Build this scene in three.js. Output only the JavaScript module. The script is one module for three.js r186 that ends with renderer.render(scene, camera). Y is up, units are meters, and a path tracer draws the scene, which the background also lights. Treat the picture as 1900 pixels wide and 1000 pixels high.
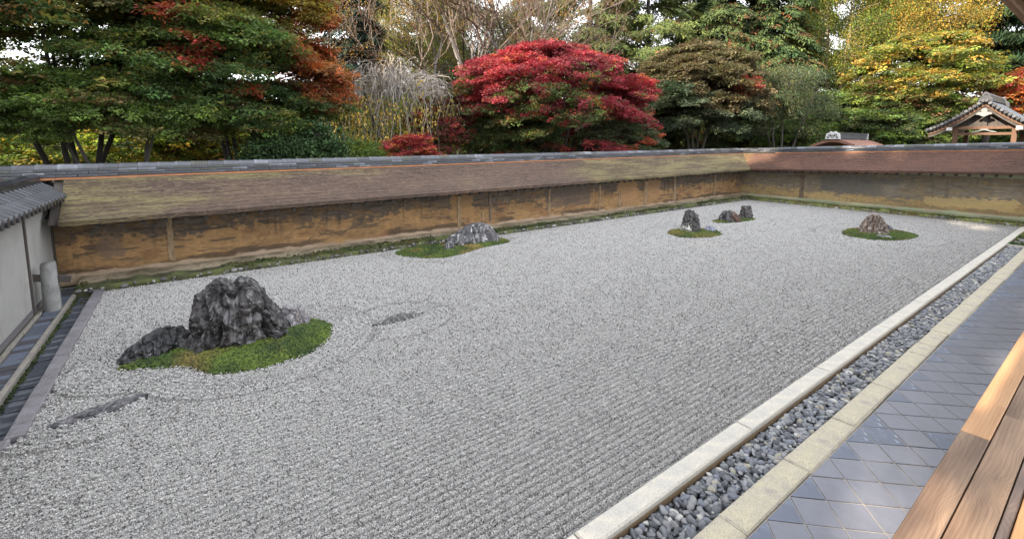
import * as THREE from 'three';
import { mergeGeometries, mergeVertices } from 'three/addons/utils/BufferGeometryUtils.js';

// ---------------------------------------------------------------- camera, sky, sun, exposure
const scene = new THREE.Scene();
const camera = new THREE.PerspectiveCamera(61.525, 1900 / 1000, 0.05, 3000);
camera.position.set(1.5, 2.74, 11.18);
camera.rotation.order = 'YXZ';
camera.rotation.set(-0.112, -0.625, 0);
camera.setViewOffset(1900, 1000, 0, 138.4, 1900, 1000);      // a lens shifted as in a crop of the frame
const renderer = new THREE.WebGLRenderer({ antialias: true });
renderer.toneMapping = THREE.LinearToneMapping;
renderer.toneMappingExposure = 4.0;
renderer.shadowMap.enabled = true;
const SUN = new THREE.Vector3(-0.93, 0.52, -0.08).normalize();
const sun = new THREE.DirectionalLight(new THREE.Color(1.0, 0.86, 0.68), 4.2);
sun.position.copy(SUN).multiplyScalar(90);
sun.castShadow = true;
sun.shadow.mapSize.set(4096, 4096);
Object.assign(sun.shadow.camera, { left: -60, right: 60, top: 60, bottom: -60, near: 1, far: 220 });
scene.add(sun, sun.target);

// ---------------------------------------------------------------- seeded randomness and noise
function rng(seed) { let a = seed >>> 0; return () => { a = (a + 0x6D2B79F5) | 0; let t = Math.imul(a ^ (a >>> 15), 1 | a); t = (t + Math.imul(t ^ (t >>> 7), 61 | t)) ^ t; return ((t ^ (t >>> 14)) >>> 0) / 4294967296; }; }
const hash3 = (x, y, z) => { let h = Math.imul(x, 374761393) ^ Math.imul(y, 668265263) ^ Math.imul(z, 2147483647 ^ 0x5bd1e995); h = Math.imul(h ^ (h >>> 13), 1274126177); return ((h ^ (h >>> 16)) >>> 0) / 4294967296; };
const sm = t => t * t * (3 - 2 * t);
function noise(x, y = 0, z = 0) {                                // value noise, -1..1
  const xi = Math.floor(x), yi = Math.floor(y), zi = Math.floor(z), u = sm(x - xi), v = sm(y - yi), w = sm(z - zi);
  const L = (a, b, t) => a + (b - a) * t, H = (i, j, k) => hash3(xi + i, yi + j, zi + k);
  return 2 * L(L(L(H(0, 0, 0), H(1, 0, 0), u), L(H(0, 1, 0), H(1, 1, 0), u), v), L(L(H(0, 0, 1), H(1, 0, 1), u), L(H(0, 1, 1), H(1, 1, 1), u), v), w) - 1;
}
function fbm(x, y, z, o = 4) { let s = 0, a = 0.5, f = 1; for (let i = 0; i < o; i++) { s += a * noise(x * f, y * f, z * f + i * 7.3); a *= 0.5; f *= 2.03; } return s; }
function ridged(x, y, z, o = 4) { let s = 0, a = 0.5, f = 1; for (let i = 0; i < o; i++) { s += a * (1 - Math.abs(noise(x * f + i * 3.1, y * f, z * f)) * 2); a *= 0.5; f *= 2.1; } return s; }
const clamp = (v, a = 0, b = 1) => Math.min(b, Math.max(a, v)), lerp = (a, b, t) => a + (b - a) * t;
const step = (a, b, v) => sm(clamp((v - a) / (b - a)));
const mix3 = (a, b, t) => [lerp(a[0], b[0], t), lerp(a[1], b[1], t), lerp(a[2], b[2], t)];

{ // sky: bright hazy autumn sky, the same all round
  const W = 128, H = 64, d = new Float32Array(W * H * 4);
  for (let j = 0; j < H; j++) for (let i = 0; i < W; i++) {
    const up = ((j + 0.5) / H - 0.5) * Math.PI, e = Math.max(0, Math.sin(up)), a = i / W * Math.PI * 2;
    const c = mix3([0.96, 0.97, 1.0], [0.66, 0.70, 0.78], Math.pow(e, 0.6));
    const n = fbm(Math.cos(a) * 2.2 + 5, up * 3.5, Math.sin(a) * 2.2, 4), k = step(-0.1, 0.45, n) * 0.55, lo = up < 0 ? 0.25 : 1;
    const q = mix3(c, [1.0, 1.0, 1.02], k);
    d.set([q[0] * lo, q[1] * lo, q[2] * lo, 1], (j * W + i) * 4);
  }
  const t = new THREE.DataTexture(d, W, H, THREE.RGBAFormat, THREE.FloatType);
  t.mapping = THREE.EquirectangularReflectionMapping; t.magFilter = t.minFilter = THREE.LinearFilter; t.needsUpdate = true;
  scene.background = t; scene.environment = t;
}

// ---------------------------------------------------------------- helpers
const used = {};
function numbered(n) { const k = used[n] = (used[n] ?? -1) + 1; return k ? `${n}_${String(k).padStart(3, '0')}` : n; }
function tag(o, label, category, group) { o.userData.label = label; o.userData.category = category; if (group) o.userData.group = group; return o; }
function base(name, label, category, [x, y, z] = [0, 0, 0], turn = 0, group) {
  const o = new THREE.Group(); o.name = numbered(name); o.position.set(x, y, z); o.rotation.y = turn; scene.add(o);
  return tag(o, label, category, group);
}
function part(name, geo, m, parent, x = 0, y = 0, z = 0) {
  const o = new THREE.Mesh(geo, m); o.name = name; o.castShadow = o.receiveShadow = true; o.position.set(x, y, z); parent.add(o); return o;
}
function struct(name, geo, m, x = 0, y = 0, z = 0) { const o = part(numbered(name), geo, m, scene, x, y, z); o.userData.kind = 'structure'; return o; }
function copies(name, geo, m, list, parent, colors) {           // stuff: nobody could count it
  const o = new THREE.InstancedMesh(geo, m, list.length); o.name = name; o.userData.kind = 'stuff'; o.castShadow = o.receiveShadow = true;
  const c = new THREE.Color();
  for (let i = 0; i < list.length; i++) { o.setMatrixAt(i, list[i]); if (colors) o.setColorAt(i, c.setRGB(...colors[i])); }
  parent.add(o); return o;
}
const E3 = new THREE.Euler(), Q4 = new THREE.Quaternion();
function mat4(x, y, z, rx, ry, rz, sx, sy = sx, sz = sx) { return new THREE.Matrix4().compose(new THREE.Vector3(x, y, z), new THREE.Quaternion().setFromEuler(new THREE.Euler(rx, ry, rz, 'YXZ')), new THREE.Vector3(sx, sy, sz)); }
// mesh builder: collects triangles with normals left to computeVertexNormals, or tubes
class MB {
  constructor() { this.p = []; this.u = []; this.c = []; this.i = []; }
  v(x, y, z, u = 0, w = 0, c) { this.p.push(x, y, z); this.u.push(u, w); if (c) this.c.push(...c); return this.p.length / 3 - 1; }
  tri(a, b, c) { this.i.push(a, b, c); }
  quad(a, b, c, d) { this.i.push(a, b, c, a, c, d); }
  grid(nu, nv, f) { const o = this.p.length / 3; for (let j = 0; j <= nv; j++) for (let i = 0; i <= nu; i++) { const r = f(i / nu, j / nv); this.v(...r); } for (let j = 0; j < nv; j++) for (let i = 0; i < nu; i++) { const a = o + j * (nu + 1) + i; this.quad(a, a + 1, a + nu + 2, a + nu + 1); } return this; }
  tube(pts, r0, r1, seg = 5, col) {                             // tapered tube through points [x,y,z]
    const n = pts.length, o = this.p.length / 3; let ux = 0.13, uy = 0.2, uz = 0.97, len = 0;
    for (let k = 0; k < n; k++) {
      const a = pts[Math.max(0, k - 1)], b = pts[Math.min(n - 1, k + 1)]; let tx = b[0] - a[0], ty = b[1] - a[1], tz = b[2] - a[2]; const tl = Math.hypot(tx, ty, tz) || 1; tx /= tl; ty /= tl; tz /= tl;
      let dd = ux * tx + uy * ty + uz * tz; if (Math.abs(dd) > 0.95) { ux = 1; uy = 0; uz = 0; dd = tx; }
      ux -= dd * tx; uy -= dd * ty; uz -= dd * tz; const ul = Math.hypot(ux, uy, uz) || 1; ux /= ul; uy /= ul; uz /= ul;
      const vx = ty * uz - tz * uy, vy = tz * ux - tx * uz, vz = tx * uy - ty * ux, r = lerp(r0, r1, k / (n - 1));
      if (k) len += Math.hypot(pts[k][0] - pts[k - 1][0], pts[k][1] - pts[k - 1][1], pts[k][2] - pts[k - 1][2]);
      for (let s = 0; s <= seg; s++) { const t = s / seg * Math.PI * 2, c = Math.cos(t) * r, q = Math.sin(t) * r; this.v(pts[k][0] + ux * c + vx * q, pts[k][1] + uy * c + vy * q, pts[k][2] + uz * c + vz * q, s / seg * 0.6, len, col); }
    }
    for (let k = 0; k < n - 1; k++) for (let s = 0; s < seg; s++) { const a = o + k * (seg + 1) + s; this.quad(a, a + 1, a + seg + 2, a + seg + 1); }
    return this;
  }
  geo(weld) {
    let g = new THREE.BufferGeometry();
    g.setAttribute('position', new THREE.Float32BufferAttribute(this.p, 3)); g.setAttribute('uv', new THREE.Float32BufferAttribute(this.u, 2));
    if (this.c.length) g.setAttribute('color', new THREE.Float32BufferAttribute(this.c, 3));
    g.setIndex(this.i); if (weld) g = mergeVertices(g); g.computeVertexNormals(); return g;
  }
}
// box with a small chamfer on the top edges, uv in metres
function block(w, h, d, ch = 0.008, jit = 0, r = Math.random) {
  const m = new MB(), x = w / 2, z = d / 2, J = () => jit ? (r() - 0.5) * 2 * jit : 0;
  const ring = (xx, zz, y) => [[-xx, y, -zz], [xx, y, -zz], [xx, y, zz], [-xx, y, zz]].map(p => [p[0] + J(), p[1] + J() * 0.5, p[2] + J()]);
  const R = [ring(x, z, 0), ring(x, z, h - ch), ring(x - ch, z - ch, h)];
  const face = (a, b, c, e, along) => { const q = [a, b, c, e]; const o = q.map(p => m.v(...p, along === 'y' ? p[0] : along === 'x' ? p[2] : p[0], along === 'y' ? p[2] : p[1])); m.quad(...o); };
  for (let k = 0; k < 2; k++) for (let s = 0; s < 4; s++) { const t = (s + 1) % 4; face(R[k][s], R[k + 1][s], R[k + 1][t], R[k][t], s % 2 ? 'x' : 'z'); }
  face(R[2][3], R[2][2], R[2][1], R[2][0], 'y'); face(R[0][0], R[0][1], R[0][2], R[0][3], 'y');
  return m.geo();
}
function boxAt(w, h, d, x, y, z) { const g = new THREE.BoxGeometry(w, h, d); g.translate(x, y, z); return g; }
function uvScale(g, s) { const u = g.attributes.uv; for (let i = 0; i < u.count; i++) u.setXY(i, u.getX(i) * s, u.getY(i) * s); return g; }

// ---------------------------------------------------------------- textures
const toB = v => Math.round(255 * Math.pow(clamp(v), 1 / 2.2));
function colorTex(w, h, f, rep) {
  const d = new Uint8Array(w * h * 4);
  for (let j = 0; j < h; j++) for (let i = 0; i < w; i++) { const c = f(i / w, j / h, i, j); d.set([toB(c[0]), toB(c[1]), toB(c[2]), 255], (j * w + i) * 4); }
  return finish(d, w, h, rep, true);
}
function greyTex(w, h, f, rep) {
  const d = new Uint8Array(w * h * 4);
  for (let j = 0; j < h; j++) for (let i = 0; i < w; i++) { const c = Math.round(255 * clamp(f(i / w, j / h, i, j))); d.set([c, c, c, 255], (j * w + i) * 4); }
  return finish(d, w, h, rep, false);
}
function finish(d, w, h, rep, srgb) {
  const t = new THREE.DataTexture(d, w, h, THREE.RGBAFormat); t.wrapS = t.wrapT = THREE.RepeatWrapping; t.magFilter = THREE.LinearFilter; t.minFilter = THREE.LinearMipmapLinearFilter; t.generateMipmaps = true;
  if (srgb) t.colorSpace = THREE.SRGBColorSpace; if (rep) t.repeat.set(rep[0], rep[1]); t.needsUpdate = true; return t;
}
// noise that tiles over the unit square: walk a torus
const TAU = Math.PI * 2;
const tn = (u, v, f, s = 0) => { const a = noise(u * f + s, v * f, s * 3.1), b = noise((u - 1) * f + s, v * f, s * 3.1), c = noise(u * f + s, (v - 1) * f, s * 3.1), e = noise((u - 1) * f + s, (v - 1) * f, s * 3.1); const U = sm(u), V = sm(v); return lerp(lerp(a, b, U), lerp(c, e, U), V); };
const tf = (u, v, f, s, o = 3) => { let r = 0, a = 0.5; for (let i = 0; i < o; i++) { r += a * tn(u, v, f, s + i * 1.7); a *= 0.55; f *= 2; } return r; };

const std = (o) => new THREE.MeshStandardMaterial({ roughness: 0.9, ...o });
const M = {};
M.granite = std({ roughness: 0.82, map: colorTex(512, 512, (u, v, i, j) => { const r = hash3(i, j, 3), s = hash3(i >> 1, j >> 1, 9), m = tf(u, v, 7, 2); let k = 0.48 + (r - 0.5) * 0.24 + m * 0.16; if (s > 0.93) k *= 0.45; const w = clamp(0.5 + m); return [k, k * lerp(0.955, 0.92, w), k * lerp(0.87, 0.74, w)]; }, [1.4, 1.4]), bumpMap: greyTex(256, 256, (u, v, i, j) => hash3(i, j, 5) * 0.6 + 0.4 * (0.5 + tf(u, v, 20, 4)), [1.4, 1.4]), bumpScale: 0.003 });
M.graniteWarm = std({ roughness: 0.85, map: colorTex(512, 512, (u, v, i, j) => { const r = hash3(i, j, 13), s = hash3(i >> 1, j >> 1, 19), m = tf(u, v, 5, 6); let k = 0.41 + (r - 0.5) * 0.24 + m * 0.18; if (s > 0.9) k *= 0.42; return [k, k * 0.905, k * lerp(0.77, 0.64, clamp(0.5 + m * 1.4))]; }, [1.4, 1.4]), bumpMap: M.granite.bumpMap, bumpScale: 0.004 });
M.gutterStone = std({ roughness: 0.9, color: new THREE.Color(0.46, 0.45, 0.45), map: M.granite.map, bumpMap: M.granite.bumpMap, bumpScale: 0.005 });
M.darkBark = std({ roughness: 0.95, color: new THREE.Color(0.035, 0.03, 0.027) });
M.kerbFace = std({ color: new THREE.Color(0.16, 0.11, 0.06) });
M.purpleStone = std({ roughness: 0.9, map: colorTex(256, 256, (u, v, i, j) => { const r = hash3(i, j, 23), m = tf(u, v, 6, 8); const k = 0.135 + (r - 0.5) * 0.11 + m * 0.09; return [k * 1.0, k * 0.94, k * 1.0]; }), bumpMap: M.granite.bumpMap, bumpScale: 0.004 });
const slateMap = (seed, mark) => colorTex(256, 256, (u, v, i, j) => { const m = tf(u, v, 4, seed), f = tf(u, v, 24, seed + 3), st = mark ? step(0.12, 0.5, tf(u, v * 0.6, 7, seed + 9, 4) + 0.12 * f) : 0; const k = mark ? 0.09 + m * 0.06 + f * 0.02 : 0.1 + m * 0.032 + f * 0.012; return mix3(mark ? [k * 0.8, k * 1.02, k * 1.5] : [k * 0.94, k * 1.0, k * 1.3], [0.36, 0.42, 0.5], st * 0.55); });
M.tile = [1, 2, 3].map(s => std({ roughness: 0.3, map: slateMap(s, false), bumpMap: greyTex(128, 128, (u, v) => 0.5 + tf(u, v, 9, s + 40), null), bumpScale: 0.0015 }));
M.tileMarked = [5, 8].map(s => std({ roughness: 0.42, map: slateMap(s, true) }));
M.grout = std({ map: colorTex(256, 256, (u, v, i, j) => { const k = 0.26 + (hash3(i, j, 3) - 0.5) * 0.1 + tf(u, v, 9, 3) * 0.2; return [k * 1.05, k * 0.95, k * 0.82]; }, [2, 2]) });
M.slabs = [11, 12, 13].map((s, n) => std({ roughness: 0.6, color: [new THREE.Color(0.75, 0.85, 0.85), new THREE.Color(0.5, 0.45, 0.42), new THREE.Color(0.95, 1.05, 1.1)][n], map: slateMap(s, false), bumpMap: M.tile[0].bumpMap, bumpScale: 0.01 }));
M.darkSlab = [21, 22].map(s => std({ roughness: 0.7, color: new THREE.Color(0.33, 0.31, 0.3), map: slateMap(s, true), bumpMap: M.tile[0].bumpMap, bumpScale: 0.012 }));
M.whitePlaster = std({ roughness: 0.95, map: colorTex(512, 512, (u, v) => { const m = tf(u, v, 3, 31, 4), f = tf(u, v, 30, 33); const k = 0.285 + m * 0.09 + f * 0.035; const st = step(0.1, 0.5, tf(u, v * 0.25, 16, 35, 4) + 0.5 * tf(u, v, 4, 37, 3)); return mix3([k, k * 0.985, k * 0.94], [0.22, 0.21, 0.18], st * 0.55); }, [0.4, 0.4]) });
M.darkWood = std({ roughness: 0.8, map: colorTex(128, 512, (u, v) => { const k = 0.045 + 0.03 * tf(u, v * 0.12, 22, 41, 3) + 0.02 * tf(u, v, 5, 43); return [k * 1.15, k * 0.95, k * 0.8]; }, [3, 0.7]) });
M.brownWood = std({ roughness: 0.75, map: colorTex(128, 512, (u, v) => { const k = 0.13 + 0.08 * tf(u, v * 0.12, 22, 46, 3); return [k * 1.5, k * 0.85, k * 0.5]; }, [3, 0.7]) });
M.gateWood = std({ roughness: 0.8, map: M.brownWood.map, color: new THREE.Color(0.55, 0.5, 0.48) });
M.paleEnd = std({ color: new THREE.Color(0.72, 0.62, 0.46) });
M.whitePaint = std({ color: new THREE.Color(0.52, 0.52, 0.51) });
const kTile = (r, g, b, ro) => std({ roughness: ro, color: new THREE.Color(r, g, b), map: M.tileMap ??= colorTex(256, 256, (u, v, i, j) => { const m = tf(u, v, 5, 51, 4), k = 0.8 + m * 0.55 + (hash3(i, j, 8) - 0.5) * 0.12; const l = step(0.22, 0.42, tf(u, v, 11, 57, 4)); return mix3([k, k, k], [k * 0.95, k * 1.02, k * 0.8], l * 0.7); }, [1.7, 1.7]) });
M.roofTile = [kTile(0.055, 0.058, 0.068, 0.4), kTile(0.085, 0.09, 0.104, 0.42), kTile(0.034, 0.036, 0.043, 0.38), kTile(0.16, 0.17, 0.195, 0.5), kTile(0.07, 0.074, 0.06, 0.6)];
M.eaveTile = [kTile(0.03, 0.032, 0.039, 0.3), kTile(0.045, 0.047, 0.056, 0.32), kTile(0.022, 0.024, 0.029, 0.28)];
M.copper = std({ roughness: 0.7, map: colorTex(512, 64, (u, v) => { const k = 0.9 + 0.5 * tf(u, v, 16, 61); return [0.34 * k, 0.14 * k, 0.055 * k]; }, [0.5, 1]) });
M.soil = std({ map: colorTex(512, 512, (u, v, i, j) => { const m = tf(u, v, 8, 71, 5), k = clamp(0.5 + m * 1.3); const c = mix3([0.05, 0.035, 0.02], [0.05, 0.07, 0.02], k); const s = 0.8 + 0.4 * hash3(i, j, 2); return [c[0] * s, c[1] * s, c[2] * s]; }) });
M.bark = std({ roughness: 0.95, map: colorTex(128, 256, (u, v) => { const k = 0.055 + 0.05 * tf(u, v * 0.4, 16, 81, 4); return [k * 1.05, k * 0.92, k * 0.78]; }, [2, 0.5]) });
M.greyBark = std({ roughness: 0.95, map: colorTex(128, 256, (u, v) => { const k = 0.16 + 0.12 * tf(u, v * 0.4, 16, 83, 4); return [k * 1.05, k * 0.96, k * 0.88]; }, [2, 0.5]) });
M.paleBark = std({ roughness: 0.95, color: new THREE.Color(0.34, 0.26, 0.16) });
M.twig = std({ color: new THREE.Color(0.12, 0.09, 0.075) });
M.paleTwig = std({ color: new THREE.Color(0.32, 0.285, 0.25) });
const leafMat = (tr) => new THREE.MeshPhysicalMaterial({ roughness: 0.9, vertexColors: true, side: THREE.DoubleSide, transmission: tr, thickness: 0, specularIntensity: 0.35 });
M.leaf = leafMat(0.52); M.needle = leafMat(0.12);
M.moss = std({ roughness: 1, vertexColors: true });
// ---------------------------------------------------------------- ground
{ const g = new THREE.CircleGeometry(1500, 96); g.rotateX(-Math.PI / 2); uvScale(g, 400); struct('ground', g, M.soil, 0, -0.3, 0); }

// moss islands: outlines on the gravel (x, z)
const ISLANDS = [
  { o: [[0.67, 4.07], [1.05, 4.31], [1.32, 4.46], [1.58, 4.83], [1.9, 5.03], [2.31, 5.06], [2.72, 4.93], [3.0, 4.6], [3.12, 4.2], [3.05, 3.92], [2.8, 3.62], [2.2, 3.45], [1.5, 3.5], [0.95, 3.72]], h: 0.075, label: 'broad green moss island around the biggest dark rock at left', ring: 0.62 },
  { o: [[5.66, 0.4], [5.8, 0.95], [6.2, 1.36], [6.62, 1.5], [7.3, 1.3], [7.88, 1.1], [8.4, 1.06], [8.75, 0.95], [8.9, 0.6], [8.7, 0.25], [8.0, 0.1], [7.2, 0.1], [6.5, 0.06], [6.0, 0.12]], h: 0.05, label: 'long narrow moss island beside the earth wall under the low ridge rock', ring: 0.4 },
  { o: [[13.5, 2.85], [13.3, 3.3], [13.4, 3.6], [13.85, 3.87], [14.4, 3.95], [14.74, 3.83], [15.16, 3.4], [15.0, 3.05], [14.6, 2.75], [14.0, 2.6]], h: 0.05, label: 'small oval moss island around the upright pointed rock', ring: 0.75 },
  { o: [[16.75, 2.4], [16.6, 2.65], [16.7, 2.88], [17.3, 3.05], [18.0, 3.15], [18.4, 3.05], [18.5, 2.75], [18.1, 2.5], [17.4, 2.35]], h: 0.04, label: 'farthest thin moss strip under the pair of dark rocks', ring: 0.6 },
  { o: [[18.06, 5.93], [17.6, 6.2], [17.46, 6.61], [17.72, 7.17], [18.4, 7.45], [19.0, 7.5], [19.45, 7.35], [19.85, 6.8], [19.6, 6.15], [18.9, 5.85]], h: 0.05, label: 'olive moss island around the domed brown rock at right', ring: 0.8 },
];
const FLATS = [[0.62, 5.1], [4.08, 4.55]];
function smoothLoop(pts, n) { return new THREE.CatmullRomCurve3(pts.map(p => new THREE.Vector3(p[0], 0, p[1])), true, 'catmullrom', 0.5).getPoints(n).slice(0, n); }
for (const I of ISLANDS) { I.loop = smoothLoop(I.o, 160).map(p => [p.x, p.z]); I.c = I.o.reduce((a, p) => [a[0] + p[0] / I.o.length, a[1] + p[1] / I.o.length], [0, 0]); I.r = Math.max(...I.o.map(p => Math.hypot(p[0] - I.c[0], p[1] - I.c[1]))); }
function distTo(loop, x, z) {                                    // negative inside
  let d = 1e9, inside = false;
  for (let k = 0, j = loop.length - 1; k < loop.length; j = k++) {
    const [ax, az] = loop[j], [bx, bz] = loop[k], ex = bx - ax, ez = bz - az, t = clamp(((x - ax) * ex + (z - az) * ez) / (ex * ex + ez * ez || 1));
    d = Math.min(d, Math.hypot(x - ax - ex * t, z - az - ez * t));
    if ((az > z) !== (bz > z) && x < (bx - ax) * (z - az) / (bz - az) + ax) inside = !inside;
  }
  return inside ? -d : d;
}
// ---------------------------------------------------------------- raked gravel
const FLATRING = [{ c: [0.62, 5.1], rx: 0.85, rz: 0.62, a: -0.2 }, { c: [4.08, 4.55], rx: 0.9, rz: 0.75, a: 0 }];
const PITCH = 0.07;
const furrow = t => { const d = Math.abs(((t / PITCH) % 1 + 1) % 1 - 0.5) * 2; return 0.015 - 0.036 * Math.exp(-Math.pow((1 - d) / 0.4, 2)); };
function gravelY(x, z) {
  let y = furrow(z + 0.006 * noise(x * 1.3, z * 2, 5)), best = 1e9;
  for (const I of ISLANDS) {
    if (Math.hypot(x - I.c[0], z - I.c[1]) > I.r + I.ring + 0.25) continue;
    const d = distTo(I.loop, x, z); if (d < I.ring && d < best) { best = d; y = d < 0 ? -0.02 : furrow(d - PITCH / 2); if (Math.abs(d - I.ring) < (I.c[0] > 8 ? 0.055 : 0.04)) y = -0.066; }
  }
  for (const F of FLATRING) { const d = Math.hypot((x - F.c[0]) / F.rx, (z - F.c[1]) / F.rz); if (d < 1 && best > 1e8) { y = furrow((d - 1) * Math.min(F.rx, F.rz)); if (d > 0.945) y = -0.066; } }
  return y - 0.016;
}
const gravelTex = colorTex(1024, 1024, (u, v, i, j) => { const r = hash3(i, j, 7), s = hash3(i >> 1, j >> 1, 4), m = tf(u, v, 6, 91); const k = 0.295 + (r - 0.5) * 0.24 + (s - 0.5) * 0.24 + m * 0.05; return [k * 1.01, k * 0.985, k * 0.935]; });
M.gravel = std({ roughness: 0.95, map: gravelTex, bumpMap: greyTex(512, 512, (u, v, i, j) => 0.6 * hash3(i, j, 1) + 0.4 * hash3(i >> 1, j >> 1, 2)), bumpScale: 0.012 });
let gravelBed;
{
  const xs = []; for (let x = -3; x < 8; x += 0.045) xs.push(x); for (let x = 8; x < 24.02; x += 0.1) xs.push(Math.min(x, 24)); xs.push(24.02);
  const zs = []; for (let z = 0.0; z < 9.075; z += 0.0117) zs.push(z); zs.push(9.075);
  const m = new MB(), nx = xs.length, ok = (x, z) => x >= 0.06 || z >= 5.32;
  const id = new Int32Array(nx * zs.length).fill(-1), vert = (i, j) => { const k = j * nx + i; if (id[k] < 0) id[k] = m.v(xs[i], gravelY(xs[i], zs[j]), zs[j], xs[i] / 1.9, zs[j] / 1.9); return id[k]; };
  for (let j = 0; j < zs.length - 1; j++) for (let i = 0; i < nx - 1; i++) {
    if (!ok(xs[i + 1], zs[j])) continue;
    if (zs[j] > 6.2 && xs[i + 1] < 2 - (zs[j] - 6.2) * -0.2 - 3.2) continue;
    m.quad(vert(i, j), vert(i, j + 1), vert(i + 1, j + 1), vert(i + 1, j));
  }
  gravelBed = struct('gravel_bed', m.geo(), M.gravel);
  // loose grains, smaller near the camera
  const r = rng(5), list = [], cols = [], N = 480000, g = new THREE.OctahedronGeometry(1, 0);
  { const p = g.attributes.position, rr = rng(9); const seen = {}; for (let k = 0; k < p.count; k++) { const key = [p.getX(k), p.getY(k), p.getZ(k)].join(); const s = seen[key] ??= 0.7 + rr() * 0.6; p.setXYZ(k, p.getX(k) * s, p.getY(k) * s * 0.8, p.getZ(k) * s); } g.computeVertexNormals(); }
  while (list.length < N) {                                       // even in direction and in the logarithm of the distance
    const az = lerp(-0.3, 1.55, r()), d = 2.3 * Math.pow(11.5, r()), x = 1.5 + d * Math.sin(az), z = 11.18 - d * Math.cos(az);
    if (x < -2 || x > 23.95 || z < 0.02 || z > 9.06 || !ok(x, z)) continue;
    const D = Math.hypot(d, 2.74), s = clamp(0.0013 * D, 0.006, 0.0095) * (0.7 + 0.7 * r()), y = gravelY(x, z);
    if (y < -0.056) continue;
    list.push(mat4(x, y + s * 0.45, z, r() * 6, r() * 6, 0, s, s, s));
    const k = r() < 0.14 ? 0.05 + 0.06 * r() : 0.185 + 0.29 * r(), w = r(); cols.push([k * 1.01, k * 0.985, k * lerp(0.98, 0.89, w)]);
  }
  copies('gravel_grain', g, std({ roughness: 0.95 }), list, gravelBed, cols);
}
// ---------------------------------------------------------------- moss
function mossCol(x, z, r, dry = 0) { const n = fbm(x * 3, z * 3, 2, 3), k = 0.5 + 0.95 * r; const c = mix3([0.02, 0.038, 0.006], [0.054, 0.08, 0.01], clamp(0.5 + n * 1.3)); const d = mix3(c, [0.16, 0.10, 0.03], clamp(dry + fbm(x * 2.1 + 7, z * 2.1, 9, 4) * 1.1 - 0.12)); return [d[0] * k, d[1] * k, d[2] * k]; }
const tuft = new THREE.IcosahedronGeometry(1, 0); tuft.scale(1, 0.8, 1);
ISLANDS.forEach((I, n) => {
  const m = new MB(), r = rng(100 + n), NR = 16, NA = 160, c = [0.01, 0.02, 0.004];
  const dry = [-0.04, 0.24, 0.14, 0.16, 0.3][n];
  const H = (x, z, f) => I.h * Math.sqrt(Math.max(0, 1 - f * f)) * (1 + 0.35 * fbm(x * 4, z * 4, n, 3)) - 0.01;
  for (let j = 0; j <= NR; j++) for (let a = 0; a < NA; a++) { const f = j / NR, p = I.loop[a], w = 1 + 0.035 * (noise(a * 0.9, n) + 0.6 * noise(a * 2.7, n, 4)) * (j > NR - 3), x = lerp(I.c[0], p[0], f * w), z = lerp(I.c[1], p[1], f * w); m.v(x - I.c[0], H(x, z, f) - (j === NR ? 0.03 : 0), z - I.c[1], x, z, mossCol(x, z, 0.5, dry)); }
  for (let j = 0; j < NR; j++) for (let a = 0; a < NA; a++) { const b = (a + 1) % NA; m.quad(j * NA + a, j * NA + b, (j + 1) * NA + b, (j + 1) * NA + a); }
  const o = part(numbered('moss_island'), m.geo(), M.moss, scene, I.c[0], 0, I.c[1]); tag(o, I.label, 'moss', 'moss islands in the raked gravel');
  const list = [], cols = [], count = [7600, 5500, 3200, 2200, 3800][n];
  for (let k = 0; k < count; k++) {
    const a = Math.floor(r() * NA), f = Math.sqrt(r()) * 1.02 + (r() < 0.06 ? 0.03 * r() : 0), p = I.loop[a], q = I.loop[(a + 1) % NA], t = r(), x = lerp(I.c[0], lerp(p[0], q[0], t), f), z = lerp(I.c[1], lerp(p[1], q[1], t), f), s = (n ? 0.018 : 0.016) * (0.5 + r());
    list.push(mat4(x - I.c[0], H(x, z, f) + s * 0.3, z - I.c[1], r() * 3, r() * 6, 0, s)); cols.push(mossCol(x, z, r() * 1.2, dry));
  }
  copies('moss_tuft', tuft, std({ roughness: 1 }), list, o, cols);
});
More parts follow.
